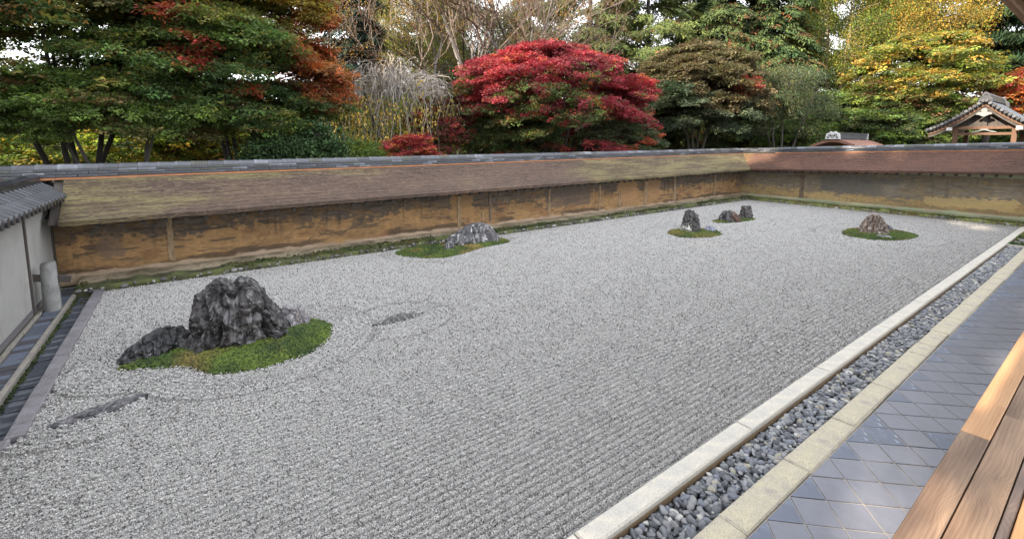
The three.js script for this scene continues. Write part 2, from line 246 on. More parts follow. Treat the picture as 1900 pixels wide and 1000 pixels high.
// ---------------------------------------------------------------- rocks
// silhouette: [across, height] as seen from the veranda; the rock is a full solid about its own middle
function rock(name, label, cx, cz, az, sil, depth, o = {}) {
  const { detail = 34, seed = 1, rough = 0.06, dark = [0.035, 0.033, 0.036], light = [0.32, 0.31, 0.31], vein = 0.5, tone = null, layer = 0, group = 'garden rocks', mat } = o;
  const us = sil.map(p => p[0]), lo = Math.min(...us), hi = Math.max(...us), mid = (lo + hi) / 2, half = (hi - lo) / 2;
  const top = Math.max(...sil.map(p => p[1]));
  // left and right limits per height, from the outline
  const hAt = u => { for (let k = 0; k < sil.length - 1; k++) { const [a, ha] = sil[k], [b, hb] = sil[k + 1]; if (b > a && u >= a && u <= b) return lerp(ha, hb, (u - a) / (b - a)); } return u < sil[0][0] + 0.02 ? sil[1][1] * 0.5 : 0; };
  const g0 = mergeVertices(new THREE.IcosahedronGeometry(1, detail).deleteAttribute('normal').deleteAttribute('uv'));
  const p = g0.attributes.position, col = new Float32Array(p.count * 3), uv = new Float32Array(p.count * 2);
  const S = seed * 11.7, f = 1 / Math.max(half, 0.25);
  const fr = rng(seed * 71), planes = []; for (let k = 0; k < (o.facets ?? 22); k++) { const a = fr() * TAU, e = lerp(-0.25, 0.95, fr()), c = Math.sqrt(1 - e * e); planes.push([Math.cos(a) * c, e, Math.sin(a) * c, lerp(0.9, 1.12, fr())]); }
  for (let k = 0; k < p.count; k++) {
    const X = p.getX(k), Y = p.getY(k), Z = p.getZ(k), n1 = Math.pow(Math.pow(Math.abs(X), 4) + Math.pow(Math.abs(Y), 4) + Math.pow(Math.abs(Z), 4), -1 / 4);
    let x = X * n1, y = Y * n1, z = Z * n1;                       // rounded cube, split along flat faces
    for (const [a, b, c, w] of planes) { const t = x * a + y * b + z * c - w; if (t > 0) { x -= a * t * 0.8; z -= c * t; y -= b * t * 0.5; } }
    const u = mid + clamp(x, -0.985, 0.985) * half, h = Math.max(0.02, hAt(u));
    // facets: flatten along a few random planes
    let fac = 0; const nn = [X, Y, Z];
    const q = [x * half, y * top * 0.5, z * depth];
    const low = fbm(q[0] * 2.2 * f + S, q[1] * 2.2 * f, q[2] * 2.2 * f, 3), rid = ridged(q[0] * 3.1 * f + S, q[1] * (3.1 + layer) * f, q[2] * 3.1 * f, 4), fine = fbm(q[0] * 14 * f + S, q[1] * 14 * f, q[2] * 14 * f, 3);
    fac = low * 0.9 + rid * 0.8 + fine * 0.3;
    const crk = Math.pow(clamp(1 - Math.abs(noise(q[0] * 2.4 * f + S, q[1] * 2.7 * f + 5, q[2] * 2.4 * f)) * 1.15), 9) + 0.6 * Math.pow(clamp(1 - Math.abs(noise(q[0] * 5.2 * f + S, q[1] * 4 * f, q[2] * 5.2 * f + 3)) * 1.15), 9);
    const d = rough * (fac - crk * 0.75);
    let yy = y < 0 ? -0.12 + y * 0.05 : Math.min(1, y * 1.2) * h * (1 - 0.25 * z * z * (z > 0 ? 0.5 : 1));
    if (y >= 0) yy = Math.min(h + 0.02, yy * 1.03);
    const px = mid + x * half * (1 - 0.0 * y) + X * d, py = yy + Math.max(0, Y) * d * 0.75, pz = z * depth * (1 - 0.3 * clamp(yy / top)) * (o.flat ? Math.pow(clamp(1.08 - Math.abs(x)), 0.6) : 1) + Z * d * 1.3;
    p.setXYZ(k, px, py, pz);
    uv[2 * k] = px * 1.2 + pz * 0.7; uv[2 * k + 1] = py * 1.4 + pz * 0.5;
    // veins and lichen are matter on the rock: light lines with an outline of their own
    const vn = 1 - Math.abs(noise(q[0] * 5 * f + S * 2, q[1] * 6 * f, q[2] * 5 * f)) * 2, li = fbm(q[0] * 9 * f + S, q[1] * 9 * f + 3, q[2] * 9 * f, 4), grain = 0.65 + 0.7 * hash3(k, seed, 1);
    let c = mix3(dark, light, clamp(step(0.86, 0.97, vn) * 0.8 * vein + step(0.12, 0.3, li) * vein * 0.8));
    c = mix3(c, [dark[0] * 1.9, dark[1] * 1.6, dark[2] * 1.5], step(0.0, 0.4, fbm(q[0] * 4 * f, q[1] * 4 * f + S, q[2] * 4 * f, 3)) * 0.6);
    if (hash3(k, seed, 77) > 0.988) c = mix3(c, light, 0.6);
    if (tone) c = mix3(c, tone.c, tone.f(px, py, pz, li));
    col[3 * k] = c[0] * grain; col[3 * k + 1] = c[1] * grain; col[3 * k + 2] = c[2] * grain;
  }
  g0.setAttribute('color', new THREE.BufferAttribute(col, 3)); g0.setAttribute('uv', new THREE.BufferAttribute(uv, 2)); g0.computeVertexNormals();
  const r = part(numbered(name), g0, mat ?? M.rock, scene, cx, 0, cz); r.rotation.y = -az;
  return tag(r, label, 'rock', group);
}
M.rock = std({ roughness: 0.62, vertexColors: true, bumpMap: greyTex(512, 512, (u, v) => 0.5 + 0.6 * tf(u, v, 10, 3, 5) + 0.25 * (Math.abs(tf(u, v, 7, 9, 3)))), bumpScale: 0.035 });
M.rockPale = std({ roughness: 0.8, vertexColors: true, bumpMap: M.rock.bumpMap, bumpScale: 0.03 });
rock('rock', 'biggest dark craggy boulder with a notched top, on the left moss island', 1.95, 3.96, 0.062, [[-0.57, 0.2], [-0.56, 0.48], [-0.53, 0.62], [-0.47, 0.69], [-0.34, 0.75], [-0.2, 0.88], [-0.12, 0.84], [-0.02, 0.76], [0.04, 0.82], [0.2, 0.79], [0.29, 0.66], [0.41, 0.44], [0.54, 0.25], [0.62, 0.1], [0.65, 0]], 0.44, { detail: 84, seed: 2, rough: 0.105, vein: 0.34, layer: 2.2, dark: [0.017, 0.0155, 0.016] });
rock('rock', 'low black rock sloping down left of the biggest boulder', 1.06, 3.84, -0.056, [[-0.42, 0.02], [-0.33, 0.09], [-0.2, 0.18], [-0.07, 0.24], [0.08, 0.32], [0.2, 0.3], [0.36, 0.22]], 0.17, { detail: 44, seed: 3, rough: 0.075, vein: 0.12, dark: [0.014, 0.015, 0.016] });
rock('rock', 'small paler grey rock peeking out right of the biggest boulder', 2.7, 3.85, 0.164, [[-0.23, 0.08], [-0.18, 0.26], [-0.09, 0.28], [0.05, 0.25], [0.15, 0.16], [0.19, 0.02]], 0.2, { seed: 4, rough: 0.06, dark: [0.12, 0.114, 0.118], light: [0.36, 0.35, 0.36], vein: 0.6, mat: M.rockPale });
rock('rock', 'long low ridge rock with white lichen in front of the earth wall', 7.8, 0.46, 0.06, [[-0.9, 0.08], [-0.76, 0.2], [-0.55, 0.28], [-0.28, 0.36], [0.0, 0.47], [0.22, 0.5], [0.5, 0.44], [0.78, 0.24], [0.92, 0.06]], 0.3, { detail: 50, seed: 5, rough: 0.11, vein: 0.75, dark: [0.05, 0.049, 0.052], light: [0.5, 0.5, 0.5] });
rock('rock', 'little grey block of rock at the left end of the long ridge rock', 6.89, 0.92, 0.481, [[-0.14, 0.02], [-0.12, 0.17], [-0.0, 0.2], [0.11, 0.17], [0.14, 0.02]], 0.12, { detail: 22, seed: 6, rough: 0.035, vein: 0.9, light: [0.36, 0.38, 0.4] });
rock('rock', 'upright pointed rock with a pale patch at its foot, on the oval moss', 14.26, 3.1, 1.01, [[-0.28, 0.05], [-0.25, 0.35], [-0.19, 0.58], [-0.06, 0.69], [0.05, 0.63], [0.18, 0.5], [0.25, 0.24], [0.27, 0.05]], 0.24, { detail: 40, seed: 7, rough: 0.075, vein: 0.35, dark: [0.035, 0.034, 0.032], tone: { c: [0.55, 0.54, 0.5], f: (x, y, z, l) => step(0.24, 0.14, y + l * 0.3) * step(0.08, -0.02, x) * step(0, 0.1, z) } });
rock('rock', 'small blue grey stone lying right of the upright pointed rock', 14.83, 3.42, 1.045, [[-0.17, 0.03], [-0.12, 0.12], [0.01, 0.17], [0.13, 0.11], [0.17, 0.01]], 0.13, { detail: 20, seed: 8, rough: 0.02, dark: [0.13, 0.14, 0.18], light: [0.4, 0.42, 0.46], vein: 0.4, mat: M.rockPale });
rock('rock', 'low broad brownish rock, left one of the far pair', 17.2, 2.76, 1.076, [[-0.34, 0.05], [-0.3, 0.22], [-0.22, 0.33], [-0.01, 0.37], [0.2, 0.26], [0.36, 0.12]], 0.26, { detail: 34, seed: 9, rough: 0.07, layer: 3, vein: 0.3, dark: [0.035, 0.032, 0.034], tone: { c: [0.13, 0.06, 0.03], f: (x, y, z, l) => step(0.0, 0.2, x + l * 0.3) * 0.6 } });
rock('rock', 'squarish standing rock with a flat top, right one of the far pair', 18.2, 2.83, 1.106, [[-0.22, 0.04], [-0.21, 0.3], [-0.16, 0.42], [0.0, 0.46], [0.15, 0.47], [0.2, 0.28], [0.21, 0.05]], 0.18, { detail: 34, seed: 10, rough: 0.05, vein: 0.3, dark: [0.042, 0.037, 0.036] });
rock('rock', 'domed brown rock on the olive moss island', 18.6, 6.55, 1.305, [[-0.37, 0.03], [-0.31, 0.2], [-0.21, 0.4], [-0.05, 0.56], [0.11, 0.54], [0.25, 0.39], [0.33, 0.24], [0.37, 0.03]], 0.32, { detail: 40, seed: 11, rough: 0.085, dark: [0.12, 0.09, 0.07], light: [0.45, 0.4, 0.36], vein: 0.6, mat: M.rockPale });
rock('rock', 'thin dark wedge of stone leaning out behind the domed brown rock', 19.5, 6.72, 1.325, [[-0.2, 0.1], [-0.06, 0.2], [0.03, 0.14], [0.16, 0.03]], 0.08, { detail: 16, seed: 12, rough: 0.02 });
rock('rock', 'flat grey stone sunk in the moss before the domed brown rock', 18.05, 6.98, 1.316, [[-0.22, 0.05], [-0.13, 0.07], [0.07, 0.075], [0.19, 0.04]], 0.11, { detail: 18, seed: 13, rough: 0.012, dark: [0.12, 0.115, 0.13], mat: M.rockPale });
rock('flat_rock', 'long flat dark stone sunk in the gravel nearest the left corner', 0.62, 5.1, 0.15, [[-0.4, 0.0], [-0.25, 0.012], [0.0, 0.02], [0.2, 0.026], [0.34, 0.02], [0.4, 0.0]], 0.12, { detail: 40, seed: 14, rough: 0.022, flat: 1, dark: [0.038, 0.038, 0.043], vein: 0.45, layer: 4 }).rotation.y = 0.26;
rock('flat_rock', 'flat dark pointed stone alone in its raked ring of gravel', 4.08, 4.55, 0.3, [[-0.42, 0.0], [-0.2, 0.035], [0.0, 0.05], [0.16, 0.04], [0.42, 0.0]], 0.13, { detail: 40, seed: 15, rough: 0.022, flat: 1, dark: [0.034, 0.034, 0.033], vein: 0.6, layer: 4 }).rotation.y = 0.05;

// ---------------------------------------------------------------- kerbs, pebble trench, tiled path, veranda
const rK = rng(31);
function kerbRow(name, z0, z1, y, h, xs, mat, jit) {
  const o = struct(name, boxAt(xs[xs.length - 1] - xs[0], 0.1, (z1 - z0) - 0.02, (xs[0] + xs[xs.length - 1]) / 2, y - h - 0.05, (z0 + z1) / 2), M.kerbFace);
  for (let k = 0; k < xs.length - 1; k++) { const w = xs[k + 1] - xs[k] - 0.012; part('kerb_stone', block(w, h, z1 - z0 - (jit ? rK() * 0.012 : 0), 0.012, jit, rK), mat, o, (xs[k] + xs[k + 1]) / 2, y - h + (rK() - 0.5) * 0.006, (z0 + z1) / 2); }
  return o;
}
kerbRow('gravel_kerb', 9.075, 9.245, 0.022, 0.17, [1.5, 3.55, 5.745, 7.63, 9.84, 11.7, 13.8, 15.9, 18.0, 20.1, 22.2, 23.9], M.granite, 0.004);
{ const g = boxAt(20.5, 0.1, 0.006, 11.75, -0.07, 9.249); struct('kerb_foot', g, M.kerbFace); }
{ const xs = [1.5]; let x = 1.5; for (const t of [2.55, 3.55, 4.55, 5.59, 6.62, 7.76, 9.13, 9.6, 10.3, 11.2]) xs.push(t); x = 11.2; while (x < 24.5) { x += 0.75 + rK() * 0.7; xs.push(x); } kerbRow('path_kerb', 9.585, 9.8, 0.006, 0.16, xs, M.graniteWarm, 0.007); }
{ // pebbles
  const bed = struct('pebble_trench', boxAt(18.2, 0.05, 0.338, 10.6, -0.16, 9.415), M.soil);
  const r = rng(77), geos = [], mats = [];
  for (let v = 0; v < 8; v++) { const g = mergeVertices(new THREE.IcosahedronGeometry(1, v < 5 ? 2 : 1).deleteAttribute('normal').deleteAttribute('uv')), p = g.attributes.position; for (let k = 0; k < p.count; k++) { const x = p.getX(k), y = p.getY(k), z = p.getZ(k), d = 1 + 0.75 * fbm(x * 1.2 + v * 5, y * 1.2, z * 1.2, 2); p.setXYZ(k, x * d, y * d, z * d); } g.computeVertexNormals(); geos.push(g); }
  for (const c of [[0.1, 0.105, 0.115], [0.15, 0.155, 0.165], [0.06, 0.063, 0.07], [0.22, 0.222, 0.23], [0.2, 0.2, 0.2], [0.26, 0.24, 0.19], [0.4, 0.39, 0.36], [0.14, 0.15, 0.18]]) mats.push(std({ roughness: 0.55, color: new THREE.Color(...c), map: M.pebbleMap ??= colorTex(128, 128, (u, v, i, j) => { const k = 0.95 + 0.4 * tf(u, v, 6, 7); return [k, k, k]; }), }));
  const all = [];
  const put = (x, z, s, y) => { if (x > 3.2 && x < 19.66) all.push({ x, z, s, y }); };
  for (let x = 2.6; x < 19.7; x += 0.043) for (let q = 0; q < 8; q++) put(x + (r() - 0.5) * 0.06, 9.275 + q * 0.041 + (r() - 0.5) * 0.04, 0.015 + 0.021 * Math.pow(r(), 1.5), -0.062 + r() * 0.02);
  for (let x = 2.6; x < 19.7; x += 0.05) for (let q = 0; q < 7; q++) put(x + (r() - 0.5) * 0.05, 9.275 + q * 0.046 + (r() - 0.5) * 0.03, 0.03, -0.1);
  const D = a => Math.hypot(a.x - 1.5, a.z - 11.18);
  all.forEach(a => { a.z = clamp(a.z, 9.262 + a.s, 9.575 - a.s * 0.8); a.m = mat4(a.x, a.y, a.z, (r() - 0.5) * 1.1, r() * 6.3, (r() - 0.5) * 1.1, a.s * (1 + r() * 0.55), a.s * (0.55 + r() * 0.3), a.s * (0.8 + r() * 0.3)); a.v = Math.floor(r() * 8); a.c = r() < 0.12 ? 5 + Math.floor(r() * 2) : Math.floor(r() * 5) + (r() < 0.15 ? 3 : 0) * 0; if (r() < 0.12) a.c = 7; });
  const top = all.filter(a => a.y > -0.08).sort((a, b) => D(a) - D(b)), near = top.slice(0, 300), far = [...top.slice(300), ...all.filter(a => a.y <= -0.08)];
  for (const a of near) { const o = part('pebble', geos[a.v], mats[a.c], bed); a.m.decompose(o.position, o.quaternion, o.scale); }
  for (let v = 0; v < 3; v++) { const l = far.filter((_, k) => k % 3 === v); copies('pebbles_beyond', geos[v + 5 > 7 ? 4 : v + 5], std({ roughness: 0.55 }), l.map(a => a.m), bed, l.map(a => mats[a.c].color.toArray())); }
  struct('trench_end_stone', boxAt(0.06, 0.12, 0.335, 19.71, -0.055, 9.415), M.granite);
  const eb = struct('garden_end_soil', boxAt(4.2, 0.1, 0.338, 21.85, -0.1, 9.415), M.soil);
  const sl = part(numbered('stepping_stone'), block(0.9, 0.07, 0.28, 0.02, 0.012, r), M.purpleStone, scene, 20.6, -0.06, 9.43); tag(sl, 'flat stepping stone among green plants past the pebble trench', 'stepping stone');
  const list = [], cols = []; for (let k = 0; k < 260; k++) { const x = 19.8 + r() * 3.8; if (Math.abs(x - 20.6) < 0.45 && r() < 0.8) continue; list.push(mat4(x, -0.03 + r() * 0.05, 9.27 + r() * 0.28, r() * 3, r() * 6, 0, 0.03 + r() * 0.03)); cols.push(mossCol(x, 2, r() * 1.6)); }
  copies('low_plants', tuft, std({ roughness: 1 }), list, eb, cols);
}
{ // diamond tiles
  const bed = struct('tiled_path', boxAt(23.5, 0.1, 1.25, 12.5, -0.0575, 10.43), M.grout);
  const hx = 0.19, hz = 0.1835, gap = 0.0045, th = 0.013;
  const diamond = (half) => { const m = new MB(), b = 0.003; const pts = half ? [[-hx + gap * 2.4, gap * 0.6], [0, hz - gap * 1.4], [hx - gap * 2.4, gap * 0.6]] : [[0, -hz + gap * 1.4], [-hx + gap * 1.4, 0], [0, hz - gap * 1.4], [hx - gap * 1.4, 0]]; const n = pts.length, c = half ? [0, hz / 3] : [0, 0]; const R = [[1, 0], [1, th - b], [0.975, th]].map(([s, y]) => pts.map(p => m.v(c[0] + (p[0] - c[0]) * s, y, c[1] + (p[1] - c[1]) * s, (p[0] * 0.72 + p[1] * 0.72) * 3 + 0.5, (p[1] * 0.72 - p[0] * 0.72) * 3 + 0.5)));
    for (let k = 0; k < 2; k++) for (let s = 0; s < n; s++) { const t = (s + 1) % n; m.quad(...[R[k][s], R[k][t], R[k + 1][t], R[k + 1][s]].map(q => m.v(m.p[q * 3], m.p[q * 3 + 1], m.p[q * 3 + 2], m.u[q * 2], m.u[q * 2 + 1]))); } for (let s = 1; s < n - 1; s++) m.tri(R[2][0], R[2][s], R[2][s + 1]); return m.geo(); };
  const full = diamond(false), half = diamond(true), r = rng(44);
  for (let row = 0; row < 6; row++) for (let k = -3; k < 50; k++) {
    const x = 4.79 + k * 0.38 + (row % 2 ? 0 : 0.19), z = 9.812 + row * hz; if (x < 2 || x > 23.5) continue;
    const marked = row === 0 ? r() < 0.9 : row === 1 ? r() < 0.1 : r() < 0.02, mats = marked ? M.tileMarked : M.tile;
    const t = part('tile', row ? full : half, mats[Math.floor(r() * mats.length)], bed, x, -0.0155 + (r() - 0.5) * 0.002, z); t.rotation.set((r() - 0.5) * 0.014, 0, (r() - 0.5) * 0.014);
  }
}
function woodMat(seed, a, b, knots, ro = 0.6) {                    // plain sawn grain that runs along u
  const K = knots.map(k => k), ring = (u, v) => { let q = v * 17 + 0.35 * noise(u * 3, v * 2, seed) + 0.5 * noise(u * 1.1, seed, v); for (const [ku, kv, s] of K) { const d = Math.hypot((u - ku) * 3.2, v - kv); q += s * Math.exp(-d * d * 30) * 5; } return q; };
  const f = (u, v, i, j) => { const q = ring(u, v), l = Math.abs((q % 1 + 1) % 1 - 0.5) * 2; return { l: Math.pow(l, 2.2), s: noise(u * 18, v * 240, seed), w: fbm(u * 2.2, v * 3, seed + 3, 4) }; };
  return std({ roughness: ro, map: colorTex(1024, 256, (u, v) => { const g = f(u, v), t = clamp(0.5 + g.w * 1.2 - g.l * 0.14 + g.s * 0.3), c = mix3(a, b, t); const k = 1 - 0.1 * g.l; return [c[0] * k, c[1] * k, c[2] * k]; }), bumpMap: greyTex(1024, 256, (u, v) => { const g = f(u, v); return 0.7 - 0.45 * g.l + 0.12 * g.s; }), bumpScale: ro > 0.55 ? 0.004 : 0.001 });
}
{
  const grey = woodMat(3, [0.12, 0.07, 0.042], [0.27, 0.18, 0.115], [[0.3, 0.75, 1], [0.8, 0.2, 0.7]]), grey2 = woodMat(7, [0.13, 0.075, 0.044], [0.30, 0.195, 0.12], [[0.42, 0.55, 1.3], [0.72, 0.85, 0.8]]), grey3 = woodMat(9, [0.10, 0.07, 0.055], [0.22, 0.16, 0.13], [[0.5, 0.5, 0.5]]), fresh = woodMat(12, [0.36, 0.185, 0.078], [0.48, 0.27, 0.125], [[0.55, 0.42, 1.2]], 0.5);
  const t = base('veranda', 'wooden veranda of weathered and fresh boards along the tiled path', 'veranda', [0, 0.5, 10.54]);
  const r = rng(8);
  const board = (x0, x1, z0, z1, m, dy = 0) => { const w = x1 - x0, d = z1 - z0 - 0.006, g = block(w - 0.003, 0.06, d, 0.005), uv = g.attributes.uv, p = g.attributes.position, ou = r(), ov = r(); for (let k = 0; k < uv.count; k++) uv.setXY(k, p.getX(k) / 2.2 + ou, (p.getZ(k)) / 0.42 + 0.5 + (d < 0.1 ? ov : 0)); part('board', g, m, t, (x0 + x1) / 2, -0.06 + dy, (z0 + z1) / 2); };
  board(-1, 6.33, 0, 0.168, grey); board(6.33, 13.5, 0, 0.168, fresh, 0.001); board(13.5, 24, 0, 0.168, grey);
  board(-1, 9.6, 0.17, 0.345, grey2); board(9.6, 24, 0.17, 0.345, grey);
  board(-1, 7.5, 0.347, 0.398, grey3); board(7.5, 24, 0.347, 0.398, grey2);
  board(-1, 8.5, 0.4, 0.62, fresh, 0.012); board(8.5, 24, 0.4, 0.62, grey); board(-1, 24, 0.622, 0.84, grey2); board(-1, 24, 0.842, 1.06, grey3); board(-1, 24, 1.062, 1.3, grey2); for (let k = 0; k < 10; k++) board(-1, 24, 1.302 + k * 0.22, 1.52 + k * 0.22, [grey, grey2, grey3][k % 3]);
  part('fascia', boxAt(25, 0.2, 0.05, 11.5, -0.17, 0.06), M.darkWood, t); part('joist', boxAt(25, 0.14, 0.1, 11.5, -0.14, 1.6), M.darkWood, t);
  for (let k = 0; k < 13; k++) part('post', boxAt(0.12, 0.46, 0.12, -0.5 + k * 2, -0.3, 0.22), M.darkWood, t);
}
// ---------------------------------------------------------------- gutter beside the white wall
{
  const r = rng(55), o = struct('gutter', boxAt(0.72, 0.1, 6.2, -0.28, -0.19, 2.35), M.soil);
  const curb = (x, w, y, seg) => { let z = -0.72; while (z < 5.3) { const l = seg * (0.7 + r() * 0.6), e = Math.min(z + l, 5.32); part('curb_stone', block(w, 0.16, e - z - 0.01, 0.01, 0.006, r), M.gutterStone, o, x + (r() - 0.5) * 0.006, y - 0.16, (z + e) / 2); z = e; } };
  M.granite2 = M.granite;
  curb(-0.6, 0.055, 0.0, 0.8); curb(-0.31, 0.06, 0.012, 1.1);
  let z = -0.72; while (z < 5.3) { const l = 0.09 + r() * 0.12, m = M.slabs[Math.floor(r() * 3)]; part('paving_slate', block(0.195, 0.06, l - 0.012, 0.006, 0.006, r), m, o, -0.456, -0.085 + r() * 0.01, z + l / 2); z += l; }
  z = -0.72; while (z < 5.2) { const l = 0.14 + r() * 0.2; part('gutter_slate', block(0.225, 0.06, l - 0.014, 0.008, 0.01, r), M.darkSlab[Math.floor(r() * 2)], o, -0.158, -0.125 + r() * 0.012, z + l / 2); z += l; }
  z = -0.1; while (z < 5.2) { const l = 0.9 + r() * 0.6, e = Math.min(z + l, 5.25); part('border_stone', block(0.15, 0.2, e - z - 0.006, 0.012, 0.006, r), M.purpleStone, o, 0.035, -0.17 + 0.004 * r(), (z + e) / 2); z = e; }
  part('border_stone', block(1.4, 0.2, 0.16, 0.012, 0.006, r), M.purpleStone, o, -0.69, -0.175, 5.34);
  const list = [], cols = []; for (let k = 0; k < 1300; k++) { const zz = -0.7 + 6 * Math.pow(r(), 1.3), a = r(), x = a < 0.45 ? -0.275 + 0.03 * r() : a < 0.7 ? -0.36 + 0.02 * r() : zz < 0.6 ? -0.25 + 0.24 * r() : -0.27 + 0.05 * r(); const s = 0.008 + 0.01 * r(); list.push(mat4(x, zz < 0.6 && a > 0.7 ? -0.06 : -0.07 + r() * 0.03, zz, r() * 3, r() * 6, 0, s)); cols.push(mossCol(x * 3, zz, r()).map(q => q * 0.55)); }
  copies('gutter_moss', tuft, std({ roughness: 1 }), list, o, cols);
}
// ridge tiles of the white wall run along z
const T = { r0: block(0.2, 0.04, 0.294, 0.008), r1: block(0.18, 0.04, 0.294, 0.008), r2: block(0.16, 0.04, 0.294, 0.008), cap: (() => { const m = new MB(); m.grid(1, 8, (u, v) => { const a = Math.PI * v, R = 0.085 - 0.004 * u; return [-Math.cos(a) * R, Math.sin(a) * R * 0.8, (u - 0.5) * 0.297, u * 0.3, v * 0.3]; }); for (const s of [0, 1]) m.grid(1, 8, (u, v) => { const a = Math.PI * v, R = (0.085 - 0.004 * s) * u; return [-Math.cos(a) * R, Math.sin(a) * R * 0.8, (s - 0.5) * 0.297, u, v]; }); return m.geo(); })() };
// ---------------------------------------------------------------- earthen walls with bark roofs and tiled ridges
// Local frame: x along the wall, z = 0 at the edge of the gravel, +z towards the garden. Heights run from end a to end b.
function plasterMat(len, seed, pal, repairs, warm) {
  const H = 256, W = 2048;
  const f = (u, v) => {
    const x = u * len, y = v * 1.55, n = fbm(x * 0.9, y * 2.6, seed, 5), n2 = fbm(x * 4, y * 11, seed + 4, 4), n3 = fbm(x * 14, y * 26, seed + 8, 3);
    let c = mix3(pal.a, pal.b, clamp(0.5 + n * 1.1)); const k = 0.88 + 0.3 * n3; c = c.map(q => q * k);
    c = mix3(c, pal.rust, step(0.12, 0.42, fbm(x * 1.6 + 9, y * 4, seed, 4)) * 0.55);
    const edge = pal.line + 0.22 * fbm(x * 0.55, 1.7, seed + 2, 3) + 0.2 * n2 + 0.12 * n3 - 0.14 * (noise(x * 6, y * 0.5, seed + 3) * 0.6 + noise(x * 17, y * 0.9, seed + 9) * 0.4);          // ragged grey weathering, darkened further to paint the shade under the eave
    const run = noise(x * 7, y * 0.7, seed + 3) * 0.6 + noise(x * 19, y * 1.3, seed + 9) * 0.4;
    const crustShade = step(edge - 0.05, edge + 0.06, y) * (0.5 + 0.4 * step(-0.35, 0.15, n2 + 0.4 * n));
    c = mix3(c, mix3(pal.dark, pal.dark2, clamp(0.5 + n2 * 1.3 + n3 * 0.7)), clamp(crustShade));
    c = mix3(c, pal.dark, step(0.3, 0.6, run) * step(0.45, 0.75, y) * 0.5); c = mix3(c, [c[0] * 1.35, c[1] * 1.3, c[2] * 1.2], step(0.35, 0.6, -run) * 0.4);
    const ck = Math.abs(fbm(x * 1.3, y * 1.6, seed + 20, 4)); c = mix3(c, pal.dark, step(0.012, 0.004, ck) * 0.6);
    const fl = step(0.22, 0.34, fbm(x * 2.4, y * 15, seed + 12, 4)) * step(0.2, 0.5, y); c = mix3(c, pal.dark, fl * 0.65);
    const low = 0.34 + 0.1 * fbm(x * 1.1, 4, seed + 5, 3) + 0.07 * n2, b = step(0.20 + 0.06 * n2, 0.23 + 0.06 * n2, y) * step(low + 0.03, low - 0.03, y) * step(-0.18, 0.02, fbm(x * 0.7, 9, seed + 6, 3));
    c = mix3(c, [pal.dark[0] * 0.75, pal.dark[1] * 0.68, pal.dark[2] * 0.62], b * 0.85 * pal.lowDark);
    const ft = step(0.24 + 0.06 * n2, 0.2 + 0.06 * n2, y); c = mix3(c, mix3([0.30, 0.245, 0.17], [0.42, 0.33, 0.25], clamp(0.5 + n2 * 2)), ft * 0.8);
    if (pal.green) c = mix3(c, [0.36, 0.42, 0.28], step(0.26, 0.16, y + 0.12 * n2) * 0.8);
    for (const [rx, rw, ry0, ry1, rc] of repairs) { const e = 0.12 * n3 + 0.1 * n2; if (x > rx - rw / 2 + e && x < rx + rw / 2 + e && y > ry0 + e && y < ry1 + e) c = mix3(c, rc, 0.65); }
    return { c, h: 0.5 + 0.25 * n3 + 0.2 * n2 - 0.12 * crustShade - 0.1 * fl - 0.1 * b };
  };
  const rows = []; const g = (u, v, i, j) => (rows[j * W + i] ??= f(u, v));
  return std({ roughness: 0.95, color: new THREE.Color(0.88, 0.87, 0.86), map: colorTex(W, H, (u, v, i, j) => g(u, v, i, j).c, null), bumpMap: greyTex(W, H, (u, v, i, j) => g(u, v, i, j).h, null), bumpScale: 0.03 });
}
function barkRoofMat(len, seed, green, tint = [1, 1, 1]) {                         // cypress bark: brown, with mossy lengths
  const W = 2048, H = 256, f = (u, v, i, j) => {
    const x = u * len, y = v * 1.25, n = fbm(x * 0.7, y * 2, seed, 4), st = noise(x * 7, y * 60, seed) * 0.5 + noise(x * 22, y * 100, seed + 1) * 0.6, sp = hash3(i >> 1, j, seed);
    let c = mix3([0.045, 0.028, 0.019], [0.105, 0.064, 0.043], clamp(0.5 + 0.8 * st + n * 0.5)); const k = 0.65 + 0.7 * sp; c = c.map(q => q * k);
    c = mix3(c, [0.2, 0.145, 0.11], step(0.45, 0.9, st + (sp - 0.5) * 1.1) * 0.35);
    const gr = clamp(green(x, y) + 0.7 * n + 0.4 * st); const gc = mix3([0.06, 0.042, 0.019], [0.155, 0.128, 0.052], clamp(0.5 + 0.6 * noise(x * 1.5, y * 9, seed + 5) + 0.7 * st)); c = mix3(c, gc, step(0.15, 0.95, gr) * 0.9);
    return { c, h: 0.5 + 0.35 * st + 0.2 * (sp - 0.5) };
  };
  const rows = []; const g = (u, v, i, j) => (rows[j * W + i] ??= f(u, v, i, j));
  return std({ roughness: 0.9, color: new THREE.Color(...tint), map: colorTex(W, H, (u, v, i, j) => g(u, v, i, j).c, null), bumpMap: greyTex(W, H, (u, v, i, j) => g(u, v, i, j).h, null), bumpScale: 0.02 });
}
